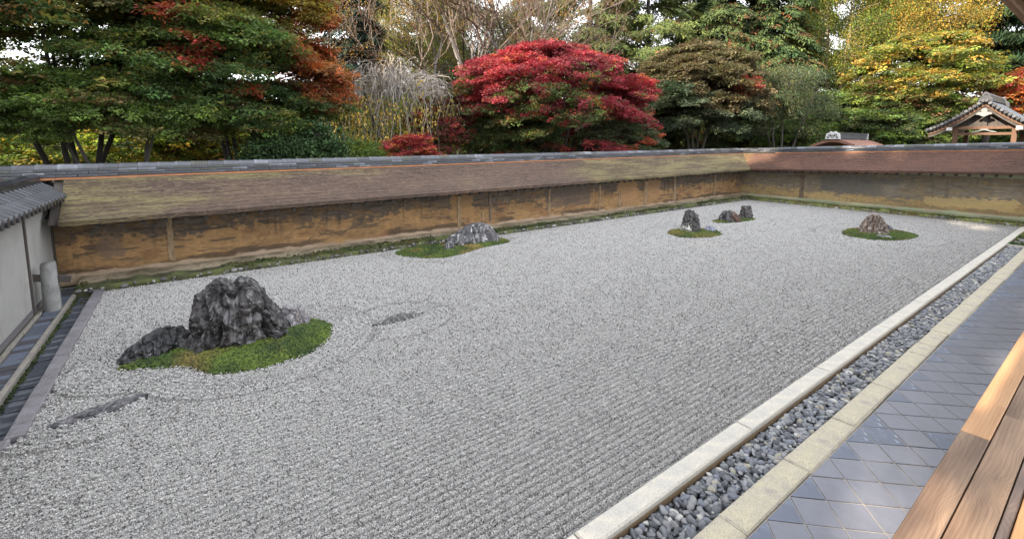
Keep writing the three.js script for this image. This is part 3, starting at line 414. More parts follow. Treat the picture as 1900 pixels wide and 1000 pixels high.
function earthWall(o) {
  const { len, x0, hr0, hr1, he0, he1, mitreA, mitreB, seed, rafA = 0 } = o, L = len - x0;
  const t = base('earth_wall', o.label, 'wall', o.at, o.turn, 'earth walls round the gravel garden');
  const T = x => (x - x0) / L, hr = x => lerp(hr0, hr1, T(x)), he = x => lerp(he0, he1, T(x));
  const xa = z => mitreA ? -z * mitreA * -1 : x0, xb = z => mitreB ? len - z : len;
  const fz = -0.8, bz = -1.3;
  { // plaster body, front face in fine steps so that it is slightly uneven
    const m = new MB(), n = 160, sx = mitreA ? fz : x0 - 0.5, ex = mitreB ? len - fz : len;
    m.grid(n, 8, (u, v) => { const x = lerp(sx, ex, u), top = he(x) + 0.5, y = lerp(0, top, v); return [x, y, fz - 0.02 * v + 0.012 * fbm(x * 0.8, y * 1.5, seed, 3), (x - x0) / L, y / 1.55]; });
    m.grid(2, 1, (u, v) => { const x = lerp(sx, ex, u); return [x, v * (he(x) + 0.5), bz, 0.3, 0.4]; });
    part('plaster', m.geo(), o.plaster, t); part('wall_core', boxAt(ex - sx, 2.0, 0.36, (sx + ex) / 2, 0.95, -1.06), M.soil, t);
  }
  // bark roof: many thin courses, each lapping the one below
  {
    const prof = [], uvv = [], NC = 9; // front from eave to ridge: [z, k] with k 0 at the eave and 1 at the ridge
    const ze = 0.08, zr = -0.8;
    for (let c = 0; c < NC; c++) { const a = c / NC, b = (c + 1) / NC, q = s => lerp(ze, zr, s), lift = 0.009; prof.push([q(a), a, lift], [q(b), b, 0.0]); }
    const m = new MB(), n = 120, curve = k => k + 0.10 * Math.sin(k * Math.PI) * -1;
    const pt = (u, z, k, up) => { const x = lerp(xa(z), xb(z), u), e = he(x), r = hr(x) - 0.27; return [x, lerp(e, r, curve(k)) + up + 0.006 * noise(x * 1.7, k * 5, seed), z]; };
    for (let s = 0; s < prof.length - 1; s++) m.grid(n, 1, (u, v) => { const P = prof[s + v], q = pt(u, ...P); return [...q, (q[0] - x0) / L, P[1]]; });
    m.grid(n, 1, (u, v) => { const q = pt(u, ze - 0.015 * (1 - v), 0, v ? 0.009 : -0.075); if (!v) q[1] += 0.014 * noise(u * 260, 3, seed); return [...q, (q[0] - x0) / L, v * 0.06]; });
    m.grid(n, 1, (u, v) => { const q = pt(u, v ? ze - 0.015 : -0.85, v ? 0 : 0.9, -0.075); return [...q, (q[0] - x0) / L, 0.5]; });
    m.grid(n, 1, (u, v) => { const z = v ? -1.2 : -2.08, x = lerp(mitreA ? -z : x0, mitreB ? len - z : len, u); const r = hr(x) - 0.27; return [x, v ? r : he(x), z, (x - x0) / L, v]; });
    if (!mitreA) for (let s = 0; s < prof.length - 1; s++) { const a = pt(0, ...prof[s]), b = pt(0, ...prof[s + 1]), q = [m.v(a[0], a[1] - 0.085, a[2], 0.3, 0.3), m.v(b[0], b[1] - 0.085, b[2], 0.3, 0.4), m.v(...b, 0.3, 0.5), m.v(...a, 0.3, 0.5)]; m.quad(...q); }
    part('bark_roof', m.geo(), o.bark, t);
  }
  { // rust brown board under the ridge
    const m = new MB(); const q = (u, z, dy) => { const x = lerp(mitreA ? -z : o.tileFrom, xb(z), u); return [x, hr(x) + dy, z, x, dy * 3]; };
    m.grid(60, 1, (u, v) => q(u, -0.775 - 0.02 * v, v ? -0.243 : -0.285)); m.grid(60, 1, (u, v) => q(u, v ? -1.2 : -0.775, -0.244));
    part('ridge_board', m.geo(), M.copper, t);
  }
  { // ridge tiles: three flat courses, then round caps
    const r = rng(seed * 7 + 1), cz = -1.0, tl = 0.3, gF = [0, 1, 2].map(k => { const w = [0.44, 0.39, 0.34][k]; return block(tl - 0.006, 0.038, w, 0.008); });
    const cap = (() => { const m = new MB(); m.grid(1, 8, (u, v) => { const a = Math.PI * v, R = 0.115 - 0.008 * u; return [(u - 0.5) * (tl - 0.004), Math.sin(a) * R * 0.85, -Math.cos(a) * R, u * 0.3, v * 0.3]; }); for (const s of [0, 1]) m.grid(1, 8, (u, v) => { const a = Math.PI * v, R = (0.115 - 0.008 * s) * u; return [(s - 0.5) * (tl - 0.004), Math.sin(a) * R * 0.85, -Math.cos(a) * R, u, v]; }); return m.geo(); })();
    { const m = new MB(); const q = (u, z, dy) => { const x = lerp(o.tileFrom, xb(-1), u); return [x, hr(x) + dy, z, x, dy]; }; for (const s of [-1, 1]) m.grid(40, 1, (u, v) => q(u, -1 + s * 0.135, v ? -0.09 : -0.245)); m.grid(40, 1, (u, v) => q(u, -1 + (v - 0.5) * 0.27, -0.09)); part('ridge_core', m.geo(), M.eaveTile[2], t); }
    const from = o.tileFrom, to = o.tileTo, n = Math.floor((to - from) / tl);
    const slope = Math.atan2(hr1 - hr0, L);
    for (let k = 0; k < 3; k++) for (let i = 0; i < n; i++) { const x = from + (i + 0.5 + (k % 2) * 0.5) * tl + (r() - 0.5) * 0.01; if (x > to - 0.1) continue; const p = part('ridge_tile', gF[k], M.roofTile[r() < 0.45 ? 0 : Math.floor(r() * 5)], t, x, hr(x) - 0.241 + k * 0.051 + (r() - 0.5) * 0.003, cz + (r() - 0.5) * 0.008); p.rotation.z = slope; }
    for (let i = 0; i < n; i++) { const x = from + (i + 0.5) * tl; const p = part('ridge_cap', cap, M.roofTile[r() < 0.5 ? 1 : Math.floor(r() * 5)], t, x, hr(x) - 0.092 + (r() - 0.5) * 0.004, cz); p.rotation.z = slope; }
  }
  { // rafters under the eave and the beam they bear on
    const g = new THREE.BoxGeometry(0.07, 0.075, 0.9), a = Math.atan2(0.5, 0.88);
    for (let x = o.rafFrom; x < o.rafTo; x += 0.335) { const p = part('rafter', g, M.darkWood, t, x, he(x) + 0.075, -0.43); p.rotation.x = a; }
    const m = new MB(); part('eave_beam', boxAt(o.rafTo - o.rafFrom, 0.12, 0.1, 0, 0, 0), M.darkWood, t, (o.rafFrom + o.rafTo) / 2, he((o.rafFrom + o.rafTo) / 2) - 0.05, -0.73).rotation.z = Math.atan2(he1 - he0, L);
  }
  // pale upright strips in the plaster
  for (const [x, w, y0, y1, kind] of o.strips) {
    const m = new MB(), r = rng(Math.floor(x * 31)), n = 14, pts = []; for (let k = 0; k <= n; k++) { const y = lerp(y0, y1, k / n); pts.push([x + 0.012 * noise(k * 0.5, x) - w / 2 * (0.7 + 0.5 * r()), x + 0.012 * noise(k * 0.5, x) + w / 2 * (0.7 + 0.5 * r()), y]); }
    const th = 0.022; for (let k = 0; k < n; k++) { const [a, b, y] = pts[k], [c, d, yy] = pts[k + 1]; m.quad(m.v(a, y, th, x, y), m.v(b, y, th, x + w, y), m.v(d, yy, th, x + w, yy), m.v(c, yy, th, x, yy)); m.quad(m.v(a, y, 0), m.v(a, y, th), m.v(c, yy, th), m.v(c, yy, 0)); m.quad(m.v(b, y, th), m.v(b, y, 0), m.v(d, yy, 0), m.v(d, yy, th)); }
    part('plaster_strip', m.geo(), kind ? M.stripDark : M.strip, t, 0, 0, fz - 0.008);
  }
  return t;
}
M.strip = std({ map: colorTex(64, 512, (u, v) => { const k = 0.75 + 1.1 * tf(u, v, 9, 4, 4); return [0.31 * k, 0.22 * k, 0.125 * k]; }, [2, 1]) });
M.stripDark = std({ map: colorTex(64, 512, (u, v) => { const k = 0.8 + 0.9 * tf(u, v, 9, 6, 4); return [0.17 * k, 0.125 * k, 0.085 * k]; }, [2, 1]) });
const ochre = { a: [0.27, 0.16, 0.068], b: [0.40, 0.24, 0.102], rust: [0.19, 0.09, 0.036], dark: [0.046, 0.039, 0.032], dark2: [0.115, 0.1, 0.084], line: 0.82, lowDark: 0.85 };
earthWall({
  label: 'long ochre earth wall with a bark roof along the far side of the gravel', at: [0, 0, 0], turn: 0, len: 24, x0: -0.4, hr0: 2.352, hr1: 2.525, he0: 1.36, he1: 1.545, mitreB: 1, seed: 3,
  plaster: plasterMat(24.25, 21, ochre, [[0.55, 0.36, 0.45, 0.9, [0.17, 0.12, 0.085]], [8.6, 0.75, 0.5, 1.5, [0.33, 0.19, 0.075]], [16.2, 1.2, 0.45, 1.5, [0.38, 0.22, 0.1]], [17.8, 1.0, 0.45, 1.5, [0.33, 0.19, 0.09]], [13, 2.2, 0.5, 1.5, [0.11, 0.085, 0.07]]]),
  bark: barkRoofMat(24.25, 5, (x, y) => Math.max(step(4.0, -1.0, x) * 1.0, step(11.5, 14.5, x) * 0.85, step(0.9, 1.15, y) * step(9, 3, x) * 0.9) - 0.05),
  tileFrom: -3.2, tileTo: 24.9, rafFrom: 0.1, rafTo: 24,
  strips: [[1.14, 0.11, 0.25, 1.3, 0], [8.15, 0.11, 0.2, 1.5, 0], [9.0, 0.07, 0.22, 0.62, 0], [9.28, 0.09, 0.3, 1.5, 1], [11.75, 0.1, 0.2, 1.3, 0], [14.3, 0.1, 0.22, 1.25, 0], [15.42, 0.12, 0.2, 0.85, 0], [17.05, 0.2, 0.2, 1.6, 0], [19.05, 0.15, 0.22, 1.5, 0], [22.3, 0.1, 0.25, 1.3, 0]],
});
earthWall({
  label: 'shorter grey stained earth wall with a bark roof across the right end', at: [24, 0, 0], turn: -Math.PI / 2, len: 15, x0: -1.0, hr0: 2.525, hr1: 2.98, he0: 1.5, he1: 1.98, mitreA: 1, seed: 4,
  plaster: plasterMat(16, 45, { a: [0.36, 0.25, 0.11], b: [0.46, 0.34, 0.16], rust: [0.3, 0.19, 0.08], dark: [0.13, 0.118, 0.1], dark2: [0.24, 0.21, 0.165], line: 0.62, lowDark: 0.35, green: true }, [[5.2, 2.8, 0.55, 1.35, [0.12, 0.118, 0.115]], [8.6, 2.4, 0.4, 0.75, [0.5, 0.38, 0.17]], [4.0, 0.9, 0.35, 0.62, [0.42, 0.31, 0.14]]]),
  bark: barkRoofMat(16, 9, (x, y) => step(1.25, 0.6, x) * 0.9 - 0.3, [1.0, 0.76, 0.7]),
  tileFrom: -1.0, tileTo: 14.9, rafFrom: 0.3, rafTo: 14.9, strips: [[2.05, 0.2, 0.25, 1.3, 1]],
});
{ const w = scene.getObjectByName('earth_wall'), v = part('verge_board', boxAt(0.24, 0.03, 1.15, 0, 0, 0), M.darkWood, w, -0.42, 1.665, -0.42); v.rotation.x = Math.atan2(0.72, 0.88); }
// mossy banks at the foot of the earth walls
function bank(name, x0, x1, place, seed, pal) {
  const m = new MB(), n = Math.round((x1 - x0) / 0.05), prof = [[0.012, -0.06], [-0.01, 0.03], [-0.05, 0.085], [-0.16, 0.115], [-0.36, 0.12], [-0.6, 0.13], [-0.83, 0.15]];
  m.grid(n, 6 * 3, (u, v) => {
    const x = lerp(x0, x1, u), q = v * 6, k = Math.min(5, Math.floor(q)), f = q - k, z = lerp(prof[k][0], prof[k + 1][0], f), y = lerp(prof[k][1], prof[k + 1][1], f), rough = step(-0.7, -0.3, z) * step(0.06, -0.03, z);
    const a = fbm(x * 3.2, v * 4, seed, 4), b = ridged(x * 5, v * 3, seed + 3, 3), hi = v > 0.15 ? 1 : 0.4;
    const P = [x, y + (0.045 * a * hi + 0.02 * b) * (0.3 + rough), z + 0.035 * a * rough];
    const c = pal(x, v, a, b); const s = 0.75 + 0.5 * hash3(Math.floor(x * 40), Math.floor(v * 40), seed); return [...P, x, v, c.map(q => q * s)];
  });
  const o = struct(name, m.geo(), std({ roughness: 1, vertexColors: true, bumpMap: M.rock.bumpMap, bumpScale: 0.03 })); place(o);
  const r = rng(seed * 3), list = [], cols = [], N = Math.round((x1 - x0) * 330);
  for (let k = 0; k < N; k++) { const x = lerp(x0, x1, r()), z = -0.06 - 0.4 * Math.pow(r(), 1.2), d = fbm(x * 1.1, 3, seed + 7, 3); if (d + r() * 0.5 < pal.bare) continue; const s = 0.014 + 0.02 * r(); list.push(mat4(x, 0.06 + 0.06 * step(0, -0.12, z) + 0.03 * fbm(x * 3.2, 2, seed, 3), z, r() * 3, r() * 6, 0, s, s * 0.8, s)); const c = mossCol(x, z * 4, r(), pal.dry); cols.push(c.map(q => q * pal.k)); }
  copies('bank_moss', tuft, std({ roughness: 1 }), list, o, cols);
  const st = new THREE.IcosahedronGeometry(1, 1), L2 = [], C2 = [];
  for (let k = 0; k < (x1 - x0) * 16; k++) { const x = lerp(x0, x1, r()), s = 0.018 + 0.035 * r() * r(); L2.push(mat4(x, 0.015 + 0.06 * r(), 0.0 - 0.04 * r(), r() * 3, r() * 6, 0, s * 1.6, s * 0.8, s)); const q = 0.06 + 0.34 * r() * r(); C2.push([q, q * 0.97, q * 0.92]); }
  copies('bank_stones', st, std({ roughness: 0.9 }), L2, o, C2);
  return o;
}
{
  const p1 = (x, v, a, b) => v > 0.62 ? mix3([0.30, 0.25, 0.17], [0.12, 0.10, 0.06], clamp(0.4 + a * 1.6)) : mix3([0.035, 0.034, 0.016], [0.08, 0.092, 0.03], clamp(0.4 + a * 1.5)); Object.assign(p1, { bare: 0.16, dry: 0.2, k: 0.62 });
  bank('mossy_bank', -0.3, 24.8, () => { }, 5, p1);
  const p2 = (x, v, a, b) => v > 0.7 ? mix3([0.26, 0.27, 0.18], [0.16, 0.19, 0.1], clamp(0.4 + a * 1.6)) : mix3([0.10, 0.075, 0.03], [0.15, 0.17, 0.05], clamp(0.5 + a * 1.5)); Object.assign(p2, { bare: -0.2, dry: 0.25, k: 1.1 });
  bank('mossy_bank', 0, 13, o => { o.position.set(24, 0, 0); o.rotation.y = -Math.PI / 2; }, 6, p2);
}
// ---------------------------------------------------------------- white plaster wall with a tiled roof, at the left
{
  const t = base('white_wall', 'white plaster wall with dark timber posts and a grey tiled roof at left', 'wall', [-0.8, 0, 0]);
  const zs = -0.72, ze = 9.5, fx = 0.15, r = rng(61);
  for (const [a, b] of [[zs, 0.9], [0.98, 2.87], [2.95, 4.87], [4.95, 6.87], [6.95, ze]]) part('plaster_panel', uvScale(boxAt(0.3, 1.82, b - a, 0, 0.91, (a + b) / 2), 2.2), M.whitePlaster, t);
  for (const z of [0.94, 2.91, 4.91, 6.91]) part('post', boxAt(0.34, 1.8, 0.08, 0, 0.9, z), M.darkWood, t);
  part('post', boxAt(0.36, 1.8, 0.07, 0, 0.9, zs - 0.035), M.darkWood, t);
  part('plinth', boxAt(0.315, 0.1, ze - zs, 0, 0.05, (zs + ze) / 2), M.purpleStone, t);
  part('top_beam', boxAt(0.33, 0.12, ze - zs, 0, 1.78, (zs + ze) / 2), M.darkWood, t);
  const S = -1.28, yr = 2.02, ye = 1.745, xe = 0.43, a = Math.atan2(yr - ye, xe), len = Math.hypot(yr - ye, xe);
  const slab = new MB();
  for (const s of [1, -1]) { slab.grid(1, 1, (u, v) => [s * v * xe, lerp(yr, ye, v), lerp(S, ze, u), u * 30, v]); slab.grid(1, 1, (u, v) => [s * v * (xe - 0.01), lerp(yr - 0.05, ye - 0.05, v), lerp(S, ze, u), u * 30, v]); slab.grid(1, 1, (u, v) => [s * (xe - 0.01 * v), ye - 0.05 * v, lerp(S, ze, u), u, v]); }
  for (const z of [S, ze]) slab.grid(2, 1, (u, v) => { const x = lerp(-xe, xe, u); return [x, lerp(yr, ye, Math.abs(x) / xe) - 0.05 * v, z, u, v]; });
  part('roof_bed', slab.geo(), M.eaveTile[2], t);
  // round cover tiles and hollow pan tiles, row by row
  const cover = (() => { const m = new MB(); m.grid(2, 8, (u, v) => { const q = Math.PI * v, R = 0.058 - 0.006 * u; return [lerp(0, len / 2 + 0.01, u), Math.sin(q) * R, -Math.cos(q) * R, u, v * 0.4]; }); m.grid(1, 8, (u, v) => { const q = Math.PI * v, R = 0.058 * u; return [0.0, Math.sin(q) * R, -Math.cos(q) * R, u * 0.1, v * 0.1]; }); m.grid(1, 8, (u, v) => { const q = Math.PI * v, R = 0.052 * u; return [len / 2 + 0.01, Math.sin(q) * R, -Math.cos(q) * R, u * 0.1, v * 0.1]; }); return m.geo(); })();
  const disc = new THREE.CylinderGeometry(0.066, 0.066, 0.03, 14); disc.rotateZ(Math.PI / 2);
  const pan = (() => { const m = new MB(); m.grid(6, 1, (u, v) => { const q = (u - 0.5) * 2; return [lerp(0, len, v), 0.016 + 0.03 * q * q, q * 0.088, u, v]; }); m.grid(6, 1, (u, v) => { const q = (u - 0.5) * 2; return [-0.004, v ? 0.016 + 0.03 * q * q : -0.02, q * 0.088, u, v]; }); return m.geo(); })();
  for (let z = S + 0.06; z < ze; z += 0.232) for (const s of [1, -1]) {
    if (s < 0 && z > 4) continue;
    const g = new THREE.Object3D(); const place = (o, along, up) => { o.rotation.set(0, s > 0 ? Math.PI : 0, 0); const c = xe - along * Math.cos(a); o.position.set(s * c, ye + along * Math.sin(a) + up, o.position.z); o.rotation.order = 'YZX'; o.rotation.z = a; };
    const m = () => M.eaveTile[Math.floor(r() * 3)];
    place(part('cover_tile', cover, m(), t, 0, 0, z), 0, 0.012); place(part('cover_tile', cover, m(), t, 0, 0, z), len / 2 - 0.01, 0.014); place(part('pan_tile', pan, m(), t, 0, 0, z + 0.116), 0, 0);
    const d = part('eave_disc', disc, m(), t, s * (xe + 0.01), ye + 0.012, z);
  }
  for (let k = 0; k < 3; k++) for (let z = S + 0.02; z < ze; z += 0.3) part('ridge_tile', k === 0 ? T.r0 : k === 1 ? T.r1 : T.r2, M.eaveTile[Math.floor(r() * 3)], t, 0, yr - 0.03 + k * 0.045, z + 0.15);
  for (let z = S; z < ze; z += 0.3) part('ridge_cap', T.cap, M.eaveTile[Math.floor(r() * 3)], t, 0, yr + 0.1, z + 0.15);
  const orn = new THREE.CylinderGeometry(0.105, 0.105, 0.05, 20); orn.rotateX(Math.PI / 2); part('ridge_end_tile', orn, M.eaveTile[0], t, 0, yr + 0.07, S - 0.02);
  part('corner_tile', (() => { const m = new MB(); const q = [[0.2, 1.5, -0.62], [0.62, 1.38, -0.6], [0.62, 1.34, -0.1], [0.2, 1.36, -0.1]]; m.quad(...q.map(p => m.v(...p))); m.quad(...q.map(p => m.v(p[0], p[1] + 0.05, p[2])).reverse()); for (let k = 0; k < 4; k++) { const A = q[k], B = q[(k + 1) % 4]; m.quad(m.v(...A), m.v(...B), m.v(B[0], B[1] + 0.05, B[2]), m.v(A[0], A[1] + 0.05, A[2])); } return m.geo(); })(), M.eaveTile[0], t);
}
{ // granite post with a timber bar through it
  const m = new MB(), n = 8, rr = rng(5); const hh = [0, 0.3, 0.6, 0.84, 0.885];
  m.grid(n, 4, (u, v) => { const k = Math.round(v * 4), a = (u % 1) * TAU + 0.39, R = [0.118, 0.113, 0.107, 0.1, 0.082][k]; return [Math.cos(a) * R, hh[k] + (k > 2 ? 0.025 * Math.sin(a * 1.0 + 1) : 0), Math.sin(a) * R, u * 0.8, hh[k]]; });
  const c = m.v(0, 0.895, 0, 0, 0), b = 4 * (n + 1); for (let k = 0; k < n; k++) m.tri(b + k + 1, b + k, c);
  const t = base('stone_post', 'short granite post with a timber bar beside the white wall', 'post', [-0.46, -0.08, 0.74]);
  part('shaft', m.geo(), M.postStone = std({ roughness: 0.9, map: colorTex(256, 256, (u, v, i, j) => { const s = tf(u, v, 5, 3, 4), k = 0.26 + 0.16 * s + (hash3(i, j, 1) - 0.5) * 0.14; return mix3([k, k * 1.0, k * 0.96], [0.05, 0.05, 0.035], step(0.1, 0.35, tf(u, v, 4, 12, 4)) * 0.75); }), bumpMap: M.granite.bumpMap, bumpScale: 0.01 }), t);
  const bar = part('bar', boxAt(0.52, 0.11, 0.055, 0, 0, 0), M.darkWood, t, 0.0, 0.6, 0.0); bar.rotation.z = -0.2;
}
// ---------------------------------------------------------------- eave of the temple hall over the veranda
{
  const t = base('temple_hall', 'temple hall whose brown eave with pale rafter ends juts in at the top right corner', 'building', [0, 0, 0]);
  const y0 = 4.54, z0 = 10.03, up = 0.28;
  part('eave_board', boxAt(33, 0.16, 0.07, 15.2, y0 + 0.04, z0), M.brownWood, t);
  part('roof_edge', boxAt(33, 0.2, 0.12, 15.2, y0 + 0.24, z0 + 0.03), M.bark, t);
  const sl = new THREE.BoxGeometry(33, 0.14, 3.8); sl.translate(0, 0, 1.9); const s = part('roof', sl, M.redSoffit = std({ color: new THREE.Color(0.09, 0.032, 0.022) }), t, 15.2, y0 + 0.26, z0 - 0.02); s.rotation.x = -Math.atan(up);
  const rg = new THREE.BoxGeometry(0.1, 0.1, 3.6); rg.translate(0, 0, 1.8); const eg = new THREE.BoxGeometry(0.102, 0.102, 0.01);
  for (let k = 0; k < 60; k++) { const x = -1 + k * 0.52; const g = part('rafter', rg, M.brownWood, t, x, y0 + 0.05, z0 + 0.14); g.rotation.x = -Math.atan(up); part('rafter_end', eg, M.paleEnd, g, 0, 0, -0.006); }
  for (let k = 0; k < 9; k++) part('post', boxAt(0.2, 4.9, 0.2, -0.6 + k * 4, 2.9, 13.4), M.brownWood, t);
  part('plate_beam', boxAt(33, 0.24, 0.2, 15.2, 5.25, 13.4), M.brownWood, t);
}
// ---------------------------------------------------------------- tiled gate roof beyond the right wall
{
  const t = base('gate_pavilion', 'tiled gabled gate roof on timber posts beyond the right wall', 'gate', [30, 0, 7.02]), r = rng(71);
  const W = 1.86, D = 3.4, ya = 4.62, yE = 3.36, N = 12, prof = q => yE + (ya - yE) * Math.pow(1 - q, 1.35) , zq = q => W * q;
  for (const s of [-1, 1]) {
    const m = new MB(); m.grid(1, N, (u, v) => [lerp(-0.12, D, u), prof(v), s * zq(v), u * 3, v * 2]); m.grid(1, N, (u, v) => [lerp(-0.1, D, u), prof(v) - 0.09, s * zq(v), u * 3, v * 2]); m.grid(1, N, (u, v) => [-0.12, prof(v) - 0.09 * u, s * zq(v), u, v]); m.grid(1, 1, (u, v) => [lerp(-0.12, D, u), prof(1) - 0.09 * v, s * W, u, v]);
    part('roof_slope', m.geo(), M.roofTile[2], t);
    for (let k = 0; k < 15; k++) { const pts = []; for (let q = 0; q <= 10; q++) pts.push([0, prof(q / 10) + 0.02, s * zq(q / 10)]); const g = new MB().tube(pts, 0.06, 0.06, 8).geo(); part('tile_row', g, M.eaveTile[Math.floor(r() * 3)], t, k * 0.235 - 0.04, 0, 0); }
    for (let k = 0; k < 15; k++) { const q = (k + 0.4) / 15, g = new THREE.CylinderGeometry(0.062, 0.062, 0.24, 10); g.rotateZ(Math.PI / 2); part('verge_tile', g, M.roofTile[[0, 1, 2][k % 3]], t, -0.16, prof(q) + 0.035, s * zq(q)); }
    const bb = (h, y, x, th) => { const m = new MB(), P = q => prof(q) - y; m.grid(1, N, (u, v) => [x, P(v * 0.96) - h * u, s * zq(v * 0.96), v * 2, u * 0.2]); m.grid(1, N, (u, v) => [x + th * u, P(v * 0.96) - h, s * zq(v * 0.96), v, u]); m.grid(1, N, (u, v) => [x + th, P(v * 0.96) - h * u, s * zq(v * 0.96), v * 2, u * 0.2]); m.grid(1, 1, (u, v) => [x + th * u, P(0.96) - h * v, s * zq(0.96), u, v]); return m.geo(); };
    part('bargeboard', bb(0.12, 0.09, -0.05, 0.06), M.gateWood, t); part('bargeboard', bb(0.13, 0.21, -0.0, 0.06), M.darkWood, t);
    part('eave_beam', boxAt(D, 0.12, 0.12, D / 2, 3.36, s * 1.02), M.gateWood, t); part('beam_end', boxAt(0.02, 0.14, 0.19, -0.01, 3.42, s * 1.08), M.whitePaint, t);
    for (const x of [0.35, 2.6]) part('post', boxAt(0.16, 3.6, 0.16, x, 1.6, s * 0.92), M.gateWood, t);
  }
  part('tie_beam', boxAt(0.14, 0.13, 2.1, 0.34, 3.46, 0), M.gateWood, t); part('tie_beam', boxAt(0.12, 0.11, 1.95, 0.34, 3.19, 0), M.gateWood, t); part('gable_dark_fill', (() => { const m = new MB(); for (const s of [-1, 1]) m.grid(8, 1, (u, v) => { const q = u * 0.62; return [0.42, v ? prof(q) - 0.1 : 3.5, s * zq(q), u, v]; }); return m.geo(); })(), M.darkWood, t); part('king_post', boxAt(0.12, 0.8, 0.14, 0.34, 3.9, 0), M.darkWood, t);  // dark sheet added inside the gable, standing in for the gloom under the roof
  { const sh = new THREE.Shape(); sh.moveTo(0, 0.26); sh.bezierCurveTo(0.12, 0.26, 0.1, 0.12, 0.06, 0.1); sh.bezierCurveTo(0.16, 0.12, 0.24, 0.06, 0.24, 0.0); sh.bezierCurveTo(0.16, 0.02, 0.1, -0.05, 0, -0.1); sh.bezierCurveTo(-0.1, -0.05, -0.16, 0.02, -0.24, 0); sh.bezierCurveTo(-0.24, 0.06, -0.16, 0.12, -0.06, 0.1); sh.bezierCurveTo(-0.1, 0.12, -0.12, 0.26, 0, 0.26); const g = new THREE.ExtrudeGeometry(sh, { depth: 0.05, bevelSize: 0.01, bevelThickness: 0.01, curveSegments: 8 }); g.rotateY(-Math.PI / 2); part('gable_pendant', g, M.greyPaint = std({ color: new THREE.Color(0.17, 0.17, 0.17) }), t, -0.06, 4.02, 0); }
  { const sh = new THREE.Shape(); sh.moveTo(-0.42, 0); sh.bezierCurveTo(-0.3, 0.1, -0.16, 0.04, -0.1, 0.16); sh.lineTo(0.1, 0.16); sh.bezierCurveTo(0.16, 0.04, 0.3, 0.1, 0.42, 0); sh.lineTo(0.26, 0.01); sh.lineTo(0.06, 0.09); sh.lineTo(-0.06, 0.09); sh.lineTo(-0.26, 0.01); const g = new THREE.ExtrudeGeometry(sh, { depth: 0.06, bevelEnabled: false, curveSegments: 8 }); g.rotateY(-Math.PI / 2); part('frog_leg_strut', g, M.greyPaint, t, 0.3, 3.25, 0); }
  for (let k = 0; k < 3; k++) part('ridge_course', boxAt(D + 0.1, 0.07, 0.34 - k * 0.04, D / 2 - 0.05, ya + 0.03 + k * 0.072, 0), M.roofTile[[2, 0, 2][k]], t);
  const cp = new THREE.CylinderGeometry(0.1, 0.1, D, 12); cp.rotateZ(Math.PI / 2); part('ridge_cap', cp, M.roofTile[2], t, D / 2, ya + 0.24, 0);
  { const sh = new THREE.Shape(); sh.moveTo(-0.3, -0.16); sh.lineTo(-0.26, 0.04); sh.lineTo(-0.17, 0.1); sh.lineTo(-0.14, 0.28); sh.lineTo(0.14, 0.28); sh.lineTo(0.17, 0.1); sh.lineTo(0.26, 0.04); sh.lineTo(0.3, -0.16); sh.lineTo(0.12, -0.08); sh.lineTo(-0.12, -0.08); const g = new THREE.ExtrudeGeometry(sh, { depth: 0.12, bevelSize: 0.02, bevelThickness: 0.02 }); g.rotateY(-Math.PI / 2); const e = part('ridge_end_tile', g, M.eaveTile[1], t, -0.08, ya + 0.06, 0); e.scale.set(0.8, 0.72, 0.72); const c = new THREE.CylinderGeometry(0.095, 0.095, 0.34, 14); c.rotateZ(Math.PI / 2); part('round_end', c, M.roofTile[2], e, -0.02, 0.33, 0); const e2 = part('ridge_end_tile', g, M.roofTile[2], t, D + 0.12, ya + 0.04, 0); }
}
